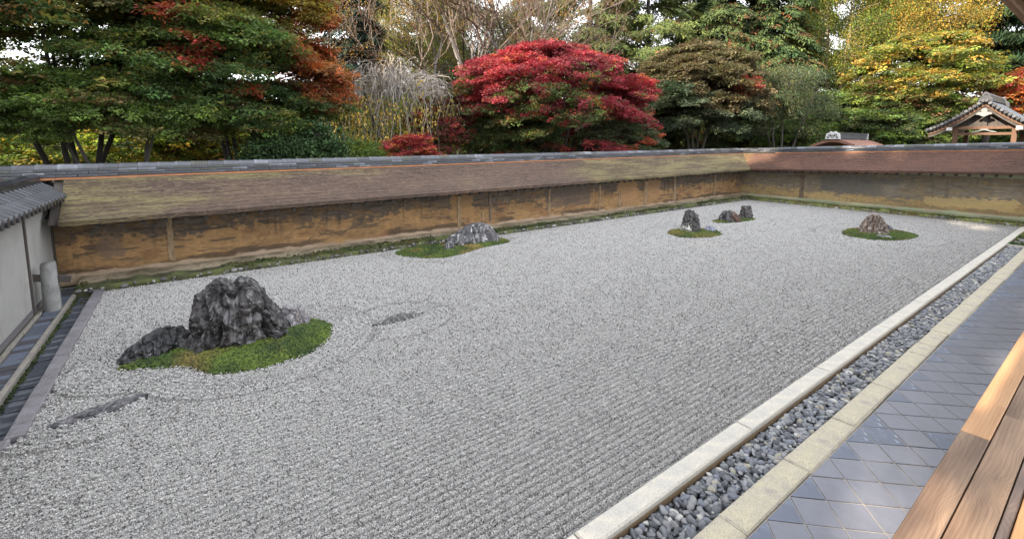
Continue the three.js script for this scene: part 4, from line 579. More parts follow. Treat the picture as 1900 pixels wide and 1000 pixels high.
{ // low gate with a curved bark roof and a ridge box, only its top shows
  const t = base('bark_gate', 'small gate top with a curved bark roof and white crest tile behind the right wall', 'gate', [27, 0, 2.4]);
  const D = 4.0, N = 16, W = 1.35, prof = q => 2.96 - 0.42 * (1 - Math.cos(Math.min(1, q) * 2.5)) * 0.62 + 0.04 * q;
  const bk = std({ roughness: 0.9, map: colorTex(256, 256, (u, v, i, j) => { const k = 0.9 + 0.4 * tf(u, v * 3, 9, 5) + (hash3(i, j, 4) - 0.5) * 0.3; return [0.2 * k, 0.095 * k, 0.065 * k]; }) });
  const m = new MB(); for (const s of [-1, 1]) { m.grid(1, N, (u, v) => [lerp(0, D, u), prof(v), s * W * v, u * 3, v]); m.grid(1, N, (u, v) => [lerp(0, D, u), prof(v) - 0.13, s * W * v * 0.97, u * 3, v]); m.grid(1, N, (u, v) => [0, prof(v) - 0.13 * u, s * W * v * (1 - 0.03 * u), u, v]); m.grid(1, 1, (u, v) => [lerp(0, D, u), prof(1) - 0.13 * v, s * W, u, v]); }
  part('bark_roof', m.geo(), bk, t);
  for (const s of [-1, 1]) for (const x of [0.4, 3.6]) part('post', boxAt(0.18, 2.7, 0.18, x, 1.2, s * 0.8), M.gateWood, t);
  part('lintel', boxAt(0.14, 0.2, 1.8, 0.4, 2.52, 0), M.gateWood, t);
  part('ridge_box', boxAt(D - 0.05, 0.26, 0.36, D / 2, 3.11, 0), M.roofTile[1], t); part('ridge_lid', boxAt(D, 0.05, 0.42, D / 2, 3.265, 0), M.roofTile[1], t);
  const crest = part('crest_tile', (() => { const sh = new THREE.Shape(); sh.moveTo(-0.3, -0.15); sh.lineTo(-0.27, 0.1); sh.lineTo(-0.16, 0.14); sh.lineTo(-0.1, 0.2); sh.lineTo(0, 0.16); sh.lineTo(0.1, 0.2); sh.lineTo(0.16, 0.14); sh.lineTo(0.27, 0.1); sh.lineTo(0.3, -0.15); const g = new THREE.ExtrudeGeometry(sh, { depth: 0.06, bevelSize: 0.012, bevelThickness: 0.012 }); g.rotateY(-Math.PI / 2); return g; })(), M.whitePaint, t, -0.02, 3.13, 0);
  for (const [z, y, s] of [[0, -0.02, 0.06], [-0.12, 0.04, 0.045], [0.12, 0.04, 0.045], [-0.19, -0.07, 0.03], [0.19, -0.07, 0.03]]) { const g = new THREE.TorusGeometry(s, 0.014, 6, 14); g.rotateY(Math.PI / 2); part('scroll', g, M.roofTile[0], crest, -0.085, y, z); }
  part('crest_tile', boxAt(0.05, 0.32, 0.44, D + 0.04, 3.12, 0), M.whitePaint, t);
}
// ---------------------------------------------------------------- foliage sprays: small leaf faces in loose clusters
function spray(seed, kind) {
  const m = new MB(), r = rng(seed);
  const leaf = (x, y, z, len, wid, yaw, pitch, roll, k) => {      // folded diamond
    const q = new THREE.Quaternion().setFromEuler(new THREE.Euler(pitch, yaw, roll, 'YXZ')), P = (a, b, c) => { const v = new THREE.Vector3(a, b, c).applyQuaternion(q); return m.v(x + v.x, y + v.y, z + v.z, 0, 0, [k, k, k]); };
    const a = P(0, 0, 0), b = P(wid, wid * 0.35, len * 0.45), c = P(0, 0, len), d = P(-wid, wid * 0.35, len * 0.45); m.tri(a, c, b); m.tri(a, d, c);
  };
  const K = () => 0.75 + 0.5 * r();
  if (kind === 'maple') for (let k = 0; k < 26; k++) { const a = r() * TAU, R = Math.sqrt(r()) * 0.3; leaf(Math.cos(a) * R, (r() - 0.5) * 0.09 - R * R * 0.3, Math.sin(a) * R, 0.075 + r() * 0.05, 0.028 + r() * 0.02, a + (r() - 0.5) * 1.6, 0.15 + (r() - 0.3) * 0.8, (r() - 0.5) * 0.9, K()); }
  if (kind === 'broad') for (let k = 0; k < 24; k++) { const a = r() * TAU, R = Math.cbrt(r()) * 0.32, e = (r() - 0.5) * 2; leaf(Math.cos(a) * R, e * 0.2, Math.sin(a) * R, 0.09 + r() * 0.06, 0.03 + r() * 0.02, r() * TAU, (r() - 0.4) * 1.6, (r() - 0.5) * 1.4, K()); }
  if (kind === 'fine') for (let k = 0; k < 24; k++) { const a = r() * TAU, R = Math.cbrt(r()) * 0.42, e = (r() - 0.5) * 2; leaf(Math.cos(a) * R, e * 0.26, Math.sin(a) * R, 0.055 + r() * 0.035, 0.016 + r() * 0.01, r() * TAU, 0.5 + (r() - 0.4) * 1.6, (r() - 0.5) * 1.4, K()); }
  if (kind === 'cherry') for (let k = 0; k < 11; k++) { leaf((r() - 0.5) * 0.5, -r() * 0.6, (r() - 0.5) * 0.5, 0.085 + r() * 0.045, 0.022 + r() * 0.012, r() * TAU, 1.0 + r() * 0.5, (r() - 0.5) * 0.6, K()); }
  if (kind === 'conifer') for (let k = 0; k < 30; k++) { const t = r(), side = r() < 0.5 ? -1 : 1, w = side * r() * 0.24 * (1 - t * 0.7); leaf(w, -0.16 * t * t - Math.abs(w) * 0.35 + (r() - 0.5) * 0.05, t * 0.62, 0.12 + r() * 0.1, 0.018 + r() * 0.012, side * (0.3 + r() * 0.7), 0.15 + r() * 0.4, (r() - 0.5) * 0.8, K()); }
  if (kind === 'pine') for (let k = 0; k < 34; k++) { const a = r() * TAU, R = Math.sqrt(r()) * 0.26; leaf(Math.cos(a) * R, (r() - 0.3) * 0.12, Math.sin(a) * R, 0.13 + r() * 0.07, 0.012 + r() * 0.006, a + (r() - 0.5), -0.5 - r() * 0.7, 0, K()); }
  return m.geo();
}
const SPR = {}; for (const k of ['maple', 'broad', 'fine', 'cherry', 'conifer', 'pine']) SPR[k] = [spray(3, k), spray(8, k), spray(15, k)];
const GREEN = [0.125, 0.205, 0.036], DEEP = [0.045, 0.085, 0.03], LIME = [0.17, 0.23, 0.03], YELLOW = [0.42, 0.30, 0.045], GOLD = [0.46, 0.27, 0.04], ORANGE = [0.55, 0.17, 0.04], RED = [0.38, 0.045, 0.04], CRIMSON = [0.36, 0.034, 0.055], WINE = [0.19, 0.035, 0.045], OLIVE = [0.11, 0.115, 0.035], RUST = [0.22, 0.115, 0.05], GREY = [0.12, 0.15, 0.09], TEAL = [0.075, 0.155, 0.048];
const jitter = (c, r) => { const k = 0.55 + 0.9 * r(); return [c[0] * k * (0.9 + 0.2 * r()), c[1] * k, c[2] * k]; };
const foliageOf = (t, kind, list, cols, mat = M.leaf) => { for (let v = 0; v < 3; v++) { const l = [], c = []; for (let k = v; k < list.length; k += 3) { l.push(list[k]); c.push(cols[k]); } if (l.length) copies('foliage', SPR[kind][v], mat, l, t, c); } };

// broad-leaved tree: forked trunk, limbs, and flat pads of leaf sprays through the crown
function leafTree(o) {
  const { name = 'maple_tree', label, x, z, y = -0.3, rx, rz = o.rx, top, bottom, kind = 'maple', pads = 110, per = 40, flat = 0.2, padR = 0.75, shell = 0.55, stems = 3, trunkR = 0.16, bark = M.bark, color, seed = 1, scale = 1, lean = [0, 0], tilt = 0.25, hole = 0, shape, spread = 0.35, forkAt = 0.3, cat = 'tree', tr, shift = [0, 0] } = o;
  const t = base(name, label, cat, [x, y, z], 0, o.group), r = rng(seed * 977), m = new MB();
  const cy = (top + bottom) / 2 - y, ry = (top - bottom) / 2, fork = (bottom - y) * forkAt + 0.2;
  const P = [];
  for (let k = 0; k < pads; k++) {
    const a = r() * TAU, e = lerp(-0.75, 1, Math.pow(r(), 0.85)), f = lerp(shell, 1, Math.sqrt(r())), c = Math.sqrt(Math.max(0, 1 - e * e));
    let px = shift[0] + Math.cos(a) * c * rx * f, py = cy + e * ry * f, pz = shift[1] + Math.sin(a) * c * rz * f;
    const n = noise(px * 0.9 + seed, py * 1.1, pz * 0.9); if (n < hole - 1 + 0.35) continue;
    if (shape) { const q = shape(px, py + y, pz, r); if (!q) continue; }
    P.push([px, py, pz, padR * (0.6 + 0.7 * r())]);
  }
  // stems
  const S = []; const nodes = [];
  for (let k = 0; k < stems; k++) {
    const a = k / stems * TAU + r() * 0.9, d = stems > 1 ? 1 : 0.3, pts = []; const ex = shift[0] * 0.7 + Math.cos(a) * rx * spread * d + lean[0], ez = shift[1] * 0.7 + Math.sin(a) * rz * spread * d + lean[1], ey = cy + ry * 0.45;
    for (let i = 0; i <= 9; i++) { const q = i / 9, w = Math.pow(q, 1.25); pts.push([ex * w + 0.16 * noise(q * 4, seed, k) * q * 1.6, q * ey, ez * w + 0.16 * noise(q * 4, seed + 5, k) * q * 1.6]); }
    m.tube(pts, trunkR * (stems > 1 ? 0.85 : 1.15), trunkR * 0.18, 7); S.push(pts); pts.forEach((p, i) => i > 2 && nodes.push([...p, lerp(trunkR, trunkR * 0.2, i / 9)]));
  }
  P.forEach((p, k) => {
    if (k % 5 > (o.limbs ?? 2)) return; let b = null, bd = 1e9; for (const n of nodes) { const d = Math.hypot(n[0] - p[0], n[1] - p[1], n[2] - p[2]) + (n[1] > p[1] + 0.2 ? 2 : 0); if (d < bd) { bd = d; b = n; } }
    const pts = []; for (let i = 0; i <= 5; i++) { const q = i / 5, s = 0.22 * Math.sin(q * Math.PI); pts.push([lerp(b[0], p[0], q) + s * noise(k, q * 2, 3) * 2, lerp(b[1], p[1], Math.pow(q, 0.8)) + s * 0.6 * noise(k, q * 3, 6), lerp(b[2], p[2], q) + s * noise(k, q * 2, 9) * 2]); }
    m.tube(pts, Math.min(b[3] * 0.5, 0.055), 0.008, 4);
    for (let j = 0; j < 3; j++) { const s = pts[3 + (j % 2)], e = [p[0] + (r() - 0.5) * p[3] * 1.5, p[1] + (r() - 0.3) * 0.25, p[2] + (r() - 0.5) * p[3] * 1.5]; m.tube([s, [lerp(s[0], e[0], 0.5), lerp(s[1], e[1], 0.6), lerp(s[2], e[2], 0.5)], e], 0.012, 0.004, 3); }
  });
  part('trunk', m.geo(), bark, t);
  const list = [], cols = [];
  for (const p of P) {
    const ox = (p[0] - shift[0]) / rx, oz = (p[2] - shift[1]) / rz, pc = r();
    for (let k = 0; k < per; k++) {
      const a = r() * TAU, R = Math.sqrt(r()) * p[3], dx = Math.cos(a) * R, dz = Math.sin(a) * R;
      const sx = p[0] + dx, sz = p[2] + dz, sy = p[1] + (r() - 0.5) * 2 * flat * p[3] - R * R * 0.16 - (dx * ox + dz * oz) * tilt;
      list.push(mat4(sx, sy, sz, (r() - 0.5) * 0.7 + oz * 0.3, r() * TAU, (r() - 0.5) * 0.7 - ox * 0.3, scale * (0.5 + 0.85 * r()))); cols.push(jitter(color(sx + x, sy + y, sz + z, r, pc), r));
    }
  }
  foliageOf(t, kind, list, cols, tr ?? M.leaf);
  return t;
}
// conifer: one mast with whorls of drooping boughs
function conifer(o) {
  const { name = 'conifer_tree', label, x, z, y = -0.3, h, R, from = 2, kind = 'conifer', whorls = 22, boughs = 7, per = 26, color, seed = 1, scale = 1, droop = 0.25, open = 0.0, trunkR = 0.25, bark = M.bark, taper = 0.8, group, rise = 0 } = o;
  const t = base(name, label, 'tree', [x, y, z], 0, group), r = rng(seed * 1237), m = new MB(), list = [], cols = [], H = h - y;
  const tp = []; for (let i = 0; i <= 10; i++) tp.push([0.2 * noise(i * 0.4, seed), H * i / 10, 0.2 * noise(i * 0.4, seed + 4)]); m.tube(tp, trunkR, 0.03, 8);
  for (let w = 0; w < whorls; w++) {
    const q = w / (whorls - 1), wy = lerp(from, H - 0.3, q), len0 = R * lerp(1, 0.08, Math.pow(q, taper)) * (q < 0.12 ? 0.75 + q * 2 : 1);
    for (let b = 0; b < boughs; b++) {
      if (r() < open) continue;
      const a = r() * TAU, len = len0 * (0.45 + 0.75 * r()), y0 = wy + (r() - 0.5) * 2.6 * H / whorls, ca = Math.cos(a), sa = Math.sin(a), at = s => [ca * len * s, y0 + rise * len * s - droop * len * s * s + 0.1 * noise(s * 3, w, b), sa * len * s];
      m.tube([at(0), at(0.3), at(0.65), at(0.95)], 0.05 * (1.15 - q), 0.008, 4);
      const n = Math.round(per * (0.35 + 0.65 * len / R));
      for (let k = 0; k < n; k++) { const s = lerp(0.22, 1, Math.sqrt(r())), p = at(s), wd = (r() - 0.5) * len * 0.62 * (1.1 - s * 0.5); const px = p[0] - sa * wd, pz = p[2] + ca * wd, py = p[1] - Math.abs(wd) * 0.25 + (r() - 0.5) * 0.25; list.push(mat4(px, py, pz, 0.1 + r() * 0.5, Math.PI / 2 - a + (r() - 0.5) * 1.3, (r() - 0.5) * 0.5, scale * (0.5 + 0.85 * r()))); cols.push(jitter(color(px + x, py + y, pz + z, r, r()), r)); }
    }
  }
  part('trunk', m.geo(), bark, t); foliageOf(t, kind, list, cols, M.needle); return t;
}
// bare crown: twigs forking again and again
function bareTree(o) {
  const { label, x, z, y = -0.3, h, R, seed, bark = M.greyBark, leaves = 0, color, weep = 0, name = 'bare_tree', depth = 5, kind = 'fine', trunkH = 0.4, twig = M.twig, scale = 1 } = o;
  const t = base(name, label, 'tree', [x, y, z]), r = rng(seed * 541), m = new MB(), tw = new MB(), list = [], cols = [], H = h - y;
  const grow = (p, d, len, rad, lev) => {
    const pts = [p]; let c = p, dir = d.clone(); const n = 4;
    for (let i = 0; i < n; i++) { dir = dir.clone().add(new THREE.Vector3((r() - 0.5) * 0.45, (r() - 0.5) * 0.3 - weep * lev * 0.16, (r() - 0.5) * 0.45)).normalize(); c = [c[0] + dir.x * len / n, c[1] + dir.y * len / n, c[2] + dir.z * len / n]; pts.push(c); }
    (lev < 2 ? m : tw).tube(pts, rad, rad * 0.55, lev < 2 ? 6 : 3);
    if (lev >= depth - 1 && leaves > 0) for (let k = 0; k < 2; k++) if (r() < leaves) { list.push(mat4(...pts[1 + Math.floor(r() * 3)], (r() - 0.5), r() * 6, (r() - 0.5), scale * (0.6 + 0.5 * r()))); cols.push(jitter(color(c[0] + x, c[1] + y, c[2] + z, r, r()), r)); }
    if (lev >= depth) return;
    const kids = lev === 0 ? 4 : lev < 3 ? 4 : 3;
    for (let k = 0; k < kids; k++) { const s = pts[k === 0 ? 4 : 2 + Math.floor(r() * 3)], sp = lev === 0 ? 0.75 : 0.75, nd = dir.clone().add(new THREE.Vector3((r() - 0.5) * 2.6 * sp, (r() - 0.42) * sp * 1.2 - weep * 0.3 * lev, (r() - 0.5) * 2 * sp)).normalize(); grow(s, nd, len * (0.55 + 0.25 * r()), rad * 0.55, lev + 1); }
  };
  for (let k = 0; k < 2; k++) grow([0, 0, 0], new THREE.Vector3((r() - 0.5) * 0.5, 1, (r() - 0.5) * 0.5).normalize(), H * trunkH, 0.14, 0);
  part('trunk', m.geo(), bark, t); part('twigs', tw.geo(), twig, t); if (list.length) foliageOf(t, kind, list, cols); return t;
}
// weeping cherry: bare arching boughs, hanging strands with yellow leaves
function weepingTree(o) {
  const { label, x, z, y = -0.3, h, R, seed, strands = 300, color } = o;
  const t = base('weeping_tree', label, 'tree', [x, y, z]), r = rng(seed * 313), m = new MB(), tw = new MB(), list = [], cols = [], H = h - y;
  m.tube([[0, 0, 0], [0.1, H * 0.3, 0.05], [-0.1, H * 0.55, 0], [0.15, H * 0.8, 0.1]], 0.2, 0.07, 8); m.tube([[0.1, H * 0.3, 0.05], [0.7, H * 0.5, 0.3], [1.1, H * 0.75, 0.2]], 0.11, 0.04, 6); m.tube([[0, H * 0.35, 0], [-0.8, H * 0.55, -0.2], [-1.3, H * 0.78, 0.1]], 0.11, 0.04, 6);
  for (let k = 0; k < strands; k++) {
    const a = r() * TAU, rr = R * Math.pow(r(), 0.6), ca = Math.cos(a), sa = Math.sin(a), y0 = H * (0.55 + 0.25 * r()), pk = H * (0.82 + 0.2 * r()) * (1 - 0.16 * rr / R), drop = H * (0.08 + 0.42 * r()), pts = [];
    const sx = (r() - 0.5) * 1.6, sz = (r() - 0.5) * 1.2;
    for (let i = 0; i <= 9; i++) { const q = i / 9, f = Math.min(1, q * 1.7), out = Math.pow(f, 0.9), yy = q < 0.45 ? lerp(y0, pk, Math.sin(q / 0.45 * Math.PI / 2)) : pk - drop * Math.pow((q - 0.45) / 0.55, 1.6); pts.push([lerp(sx, ca * rr, out) + 0.2 * noise(i * 0.7, k, 1), yy, lerp(sz, sa * rr, out) + 0.2 * noise(i * 0.7, k, 2)]); }
    tw.tube(pts, 0.016, 0.005, 3);
    for (let j = 0; j < 2; j++) { const p = pts[4 + Math.floor(r() * 3)], e = [p[0] + (r() - 0.5) * 1.3, p[1] + 0.25 - r() * 0.8, p[2] + (r() - 0.5) * 1.3]; tw.tube([p, [lerp(p[0], e[0], 0.6), p[1] + 0.04, lerp(p[2], e[2], 0.6)], e], 0.008, 0.004, 3); }
    for (let j = 0; j < 3; j++) { const p = pts[5 + Math.floor(r() * 5)]; if (p[1] + y > h * 0.72 && r() < 0.9) continue; list.push(mat4(p[0], p[1] + 0.1, p[2], (r() - 0.5) * 0.4, r() * 6, (r() - 0.5) * 0.4, 0.85 + 0.6 * r())); cols.push(jitter(color(r), r)); }
  }
  part('trunk', m.geo(), M.bark, t); part('twigs', tw.geo(), M.paleTwig, t); foliageOf(t, 'cherry', list, cols); return t;
}
// place from a bearing (radians right of straight across the garden) and a distance
const spot = (az, R) => ({ x: 1.5 + R * Math.sin(az), z: 11.18 - R * Math.cos(az) });
const pick = (r, ...cs) => cs[Math.floor(r() * cs.length)];

// left: broad green maples turning orange at the right edge
const HOT = [[1.1, 6.3, -3.4, 0.75], [1.87, 5.05, -3.4, 0.5], [3.06, 4.3, -3.4, 0.55], [2.5, 3.75, -3.3, 0.3], [0.4, 2.9, -3, 0.3]];
leafTree({ label: 'big dark green maple at the far left with spreading dark trunks', ...spot(-0.14, 17.2), rx: 4.6, rz: 2.7, top: 9.0, bottom: 2.3, pads: 270, scale: 0.88, per: 56, padR: 0.8, flat: 0.16, stems: 5, trunkR: 0.11, spread: 0.5, seed: 2, shell: 0.5, bark: M.darkBark,
  color: (x, y, z, r, pc) => { const n = fbm(x * 0.6, y * 0.8, z * 0.6, 3); let c = mix3(TEAL, GREEN, clamp(0.6 + n * 1.3 + (pc - 0.5) * 0.6)); if (y > 5.6 && n + pc * 0.5 > 0.42) c = mix3(c, RUST, 0.6); if (y > 6.2) c = mix3(c, LIME, clamp((y - 6.2) * 0.6) * pc); const q = r(); return q < 0.05 ? mix3(c, ORANGE, 0.5) : q < 0.22 ? mix3(c, YELLOW, 0.4) : c; } });
leafTree({ label: 'green maple with red and orange leaves along its right edge', ...spot(0.085, 17.0), rx: 3.25, rz: 2.6, top: 8.8, bottom: 2.3, pads: 250, scale: 0.88, per: 56, padR: 0.72, flat: 0.16, stems: 5, trunkR: 0.1, spread: 0.45, seed: 5, shell: 0.5, bark: M.darkBark,
  color: (x, y, z, r, pc) => { const n = fbm(x * 0.7 + 3, y * 0.9, z * 0.5, 3), right = step(3.6, 5.2, x + 0.9 * n - 0.12 * (z + 3.5)) * step(3.4, 4.4, y); let c = mix3(TEAL, GREEN, clamp(0.5 + n * 1.3 + (pc - 0.5) * 0.6)); if (y > 5.9) c = mix3(c, mix3(LIME, GOLD, pc), clamp((y - 5.9) * 0.9)); for (const [hx, hy, hz, hr] of HOT) { if (Math.hypot(x - hx, (y - hy) * 1.4, (z - hz) * 0.6) < hr * (0.8 + 0.5 * noise(x * 2.6, y * 3.4, z * 2.6)) + 0.5 * n && r() < 0.85) c = mix3(RED, ORANGE, r() * 0.7); } if (right + 0.6 * n + 0.3 * (pc - 0.5) > 0.66) c = mix3(mix3(ORANGE, RED, pc * 0.5), OLIVE, r() < 0.25 ? 0.7 : 0.15); else if (pc > 0.93) c = mix3(c, RUST, 0.6); return r() < 0.2 ? mix3(c, r() < 0.2 ? ORANGE : YELLOW, 0.4) : c; } });
leafTree({ label: 'low green maple boughs hanging just above the wall at the far left', ...spot(-0.1, 15.6), rx: 3.0, rz: 1.3, top: 4.5, bottom: 2.6, pads: 70, per: 46, padR: 0.65, scale: 0.75, flat: 0.14, stems: 4, trunkR: 0.09, spread: 0.5, seed: 46, color: (x, y, z, r, pc) => pc > 0.85 ? mix3(RUST, GREEN, r()) : mix3(GREEN, LIME, r() * 0.4) });
// yellow sunlit trees seen between the dark trunks
leafTree({ label: 'yellow green low tree glowing behind the dark maple trunks at far left', ...spot(-0.12, 25), rx: 3.6, rz: 2, top: 5.2, bottom: 1.2, pads: 90, per: 36, padR: 0.9, stems: 3, seed: 7, scale: 1.2, hole: 0.3, color: (x, y, z, r) => pick(r, [0.3, 0.36, 0.04], LIME, LIME, GREEN, YELLOW) });
leafTree({ label: 'golden low tree glowing behind the maple trunks, left of the weeping tree', ...spot(0.1, 25.5), rx: 3.6, rz: 2, top: 5.0, bottom: 1.2, pads: 90, per: 36, padR: 0.9, stems: 3, seed: 8, scale: 1.2, hole: 0.3, color: (x, y, z, r) => pick(r, [0.3, 0.36, 0.04], GREEN, LIME, YELLOW, RUST) });
leafTree({ name: 'evergreen_shrub', cat: 'shrub', label: 'dark glossy evergreen shrub above the wall left of the weeping tree', ...spot(0.185, 15.8), rx: 1.5, rz: 0.8, top: 3.35, bottom: 1.2, kind: 'broad', pads: 46, per: 24, padR: 0.4, flat: 0.5, stems: 3, trunkR: 0.05, seed: 9, scale: 0.7, tr: M.needle, color: () => DEEP });
leafTree({ name: 'evergreen_shrub', cat: 'shrub', label: 'low bright green shrub at the foot of the weeping tree', ...spot(0.325, 16.8), rx: 1.2, rz: 0.7, top: 2.95, bottom: 1.2, kind: 'broad', pads: 26, per: 20, padR: 0.4, stems: 3, trunkR: 0.05, seed: 10, scale: 0.7, color: (x, y, z, r) => pick(r, LIME, GREEN) });
// weeping tree, small reds
weepingTree({ label: 'weeping tree with bare grey arching boughs and hanging yellow leaves', ...spot(0.375, 19.5), h: 6.4, R: 2.75, seed: 4, strands: 300, color: r => pick(r, [0.6, 0.4, 0.07], YELLOW, OLIVE, [0.5, 0.42, 0.12], LIME) });
leafTree({ name: 'maple_shrub', cat: 'shrub', label: 'low red maple shrub peeping over the wall right of the weeping tree', ...spot(0.41, 16.6), rx: 0.95, rz: 0.6, top: 3.1, bottom: 1.6, pads: 30, per: 24, padR: 0.35, stems: 3, trunkR: 0.04, seed: 11, scale: 0.62, color: (x, y, z, r) => pick(r, RED, CRIMSON, ORANGE) });
leafTree({ label: 'small dull red maple between the weeping tree and the big crimson maple', ...spot(0.485, 19.2), rx: 1.5, rz: 1.1, top: 4.7, bottom: 2.2, pads: 48, per: 28, padR: 0.5, stems: 3, trunkR: 0.06, seed: 12, scale: 0.8, color: (x, y, z, r) => pick(r, RED, WINE, RUST, OLIVE) });
// big crimson maple
leafTree({ label: 'broad crimson maple, brightest red at the top left of its crown', ...spot(0.725, 21.2), rx: 5.1, rz: 3.4, top: 7.25, bottom: 1.8, pads: 330, hole: 0.5, bark: M.darkBark, scale: 0.85, per: 54, padR: 0.72, flat: 0.12, stems: 6, trunkR: 0.14, spread: 0.45, seed: 14, tilt: 0.35,
  color: (x, y, z, r, pc) => { const n = fbm(x * 0.7, y * 1.1, z * 0.6, 3); let c = mix3(CRIMSON, RED, pc * 0.6); c = mix3(c, WINE, clamp(0.3 + n * 1.6 + (pc - 0.5) * 0.5)); const g = step(4.5, 3.4, y + n * 1.6) * step(16.5, 12.5, x - n * 2) + step(0.05, 0.35, n) * step(6.1, 5.2, y) * 0.85; if (r() < g) c = mix3(GREEN, OLIVE, r()); if (r() < 0.08) c = mix3(c, ORANGE, 0.6); return c; } });
leafTree({ label: 'low dark green maple filling under the left half of the crimson maple', ...spot(0.64, 20.2), rx: 2.4, rz: 1.4, top: 4.4, bottom: 2.0, pads: 70, per: 38, padR: 0.6, flat: 0.16, stems: 4, trunkR: 0.06, seed: 61, scale: 0.9, bark: M.darkBark, color: (x, y, z, r, pc) => pc > 0.82 ? mix3(RUST, RED, r()) : mix3(DEEP, GREEN, r()) });
leafTree({ label: 'low olive maple with orange flecks under the right half of the crimson maple', ...spot(0.86, 22), rx: 2.2, rz: 1.4, top: 3.9, bottom: 2.0, pads: 60, per: 38, padR: 0.6, flat: 0.16, stems: 4, trunkR: 0.06, seed: 62, scale: 0.9, bark: M.darkBark, color: (x, y, z, r, pc) => pc > 0.75 ? mix3(ORANGE, RED, r()) : mix3(DEEP, OLIVE, r()) });
leafTree({ label: 'brownish green maple right of the crimson maple, with one red tuft', ...spot(1.01, 28.6), rx: 3.7, rz: 3.2, top: 8.5, bottom: 2.5, pads: 230, per: 40, padR: 0.72, flat: 0.16, stems: 5, trunkR: 0.13, seed: 15, tilt: 0.35, scale: 1.1,
  color: (x, y, z, r, pc) => { const n = fbm(x * 0.6, y * 0.9, z * 0.6, 3); let c = mix3(GREY, DEEP, clamp(0.5 + n)); if (y > 5.9 + n * 3.5 - pc) c = mix3(mix3(RUST, GREY, 0.35), OLIVE, r()); if (Math.hypot(x - 25.7, y - 5.75, (z + 1.4) * 0.7) < 0.65 + 0.4 * n && r() < 0.8) c = mix3(RED, ORANGE, r() * 0.5); return c; } });
// behind: cedar, airy yellow tree, bare trees, hinoki
const dk = (a, b) => (x, y, z, r) => mix3(a, b, r());
conifer({ label: 'tall dark cedar right of the orange edged maple', ...spot(0.29, 25), h: 17, R: 2.3, from: 3, color: dk([0.012, 0.03, 0.02], [0.03, 0.055, 0.035]), seed: 3, scale: 1.25, whorls: 30, boughs: 8, per: 26 });
conifer({ label: 'dark cedar just left of the airy yellow tree', ...spot(0.345, 33), h: 15, R: 2.4, from: 3, color: dk([0.012, 0.03, 0.02], [0.03, 0.055, 0.035]), seed: 33, scale: 1.25, whorls: 24, boughs: 7, per: 22 });
leafTree({ name: 'airy_tree', label: 'tall airy yellow green tree above the weeping tree', ...spot(0.44, 29), rx: 2.6, rz: 2.4, top: 14.5, bottom: 6.0, kind: 'fine', pads: 130, per: 26, padR: 0.8, flat: 0.7, stems: 3, trunkR: 0.14, seed: 17, scale: 1.2, bark: M.greyBark, color: (x, y, z, r) => pick(r, LIME, OLIVE, YELLOW, GREY), hole: 0.35 });
leafTree({ name: 'airy_tree', label: 'loose olive green tree filling the gap behind the bare brown twiggy tree', ...spot(0.53, 37), rx: 3.2, rz: 2.4, top: 15, bottom: 4.0, kind: 'fine', pads: 130, per: 26, padR: 0.9, flat: 0.6, stems: 3, trunkR: 0.14, seed: 63, scale: 1.5, bark: M.bark, hole: 0.3, color: (x, y, z, r) => pick(r, OLIVE, GREEN, LIME, RUST) });
leafTree({ name: 'airy_tree', label: 'loose yellow green tree behind the pale limbs left of the crimson maple', ...spot(0.62, 38), rx: 3.0, rz: 2.4, top: 14, bottom: 4.0, kind: 'fine', pads: 110, per: 26, padR: 0.9, flat: 0.6, stems: 3, trunkR: 0.14, seed: 64, scale: 1.5, bark: M.bark, hole: 0.35, color: (x, y, z, r) => pick(r, OLIVE, LIME, RUST, GREY) });
bareTree({ label: 'bare brown twiggy tree behind the weeping tree', ...spot(0.50, 26), h: 11.5, R: 3, seed: 5, leaves: 0.10, depth: 5, kind: 'fine', color: (x, y, z, r) => pick(r, RUST, GOLD), trunkH: 0.5 });
bareTree({ label: 'bare grey twiggy tree left of the big hinoki', ...spot(0.615, 27), h: 13, R: 3.4, seed: 8, leaves: 0.12, depth: 5, color: (x, y, z, r) => pick(r, RUST, ORANGE, GOLD), trunkH: 0.5 });
bareTree({ label: 'bare twiggy tree with dark limbs standing just above the crimson maple', ...spot(0.69, 29), h: 13, R: 3.4, seed: 13, leaves: 0.08, depth: 5, color: (x, y, z, r) => pick(r, GOLD, OLIVE), trunkH: 0.52, bark: M.bark });
bareTree({ label: 'bare brown tree with a few rusty leaves between the two tallest grey ones', ...spot(0.565, 30), h: 14, R: 3.4, seed: 21, leaves: 0.22, depth: 5, color: (x, y, z, r) => pick(r, RUST, OLIVE, RUST), trunkH: 0.5, bark: M.bark });
const hin = (x, y, z, r) => r() < 0.06 ? [0.16, 0.08, 0.035] : mix3([0.045, 0.075, 0.025], [0.16, 0.19, 0.05], r());
conifer({ name: 'hinoki_tree', label: 'big hinoki with open green boughs above the crimson maple', ...spot(0.79, 34), h: 20, R: 6.0, from: 5.5, color: hin, seed: 6, scale: 1.5, whorls: 22, boughs: 8, per: 34, droop: 0.18, open: 0.22, taper: 1.3, trunkR: 0.35 });
conifer({ name: 'hinoki_tree', label: 'second hinoki right of the first, its boughs overlapping it', ...spot(0.905, 36), h: 20, R: 5.4, from: 5.5, color: hin, seed: 16, scale: 1.5, whorls: 20, boughs: 8, per: 30, droop: 0.2, open: 0.18, taper: 1.3, trunkR: 0.3 });
conifer({ name: 'hinoki_tree', label: 'dense dark hinoki with rust brown tips in the middle right', ...spot(1.06, 38), h: 20, R: 4.2, from: 4, color: (x, y, z, r) => r() < 0.12 ? [0.15, 0.07, 0.03] : mix3([0.03, 0.06, 0.025], [0.1, 0.13, 0.04], r()), seed: 19, scale: 1.5, whorls: 28, boughs: 9, per: 34, droop: 0.4, taper: 1.4 });
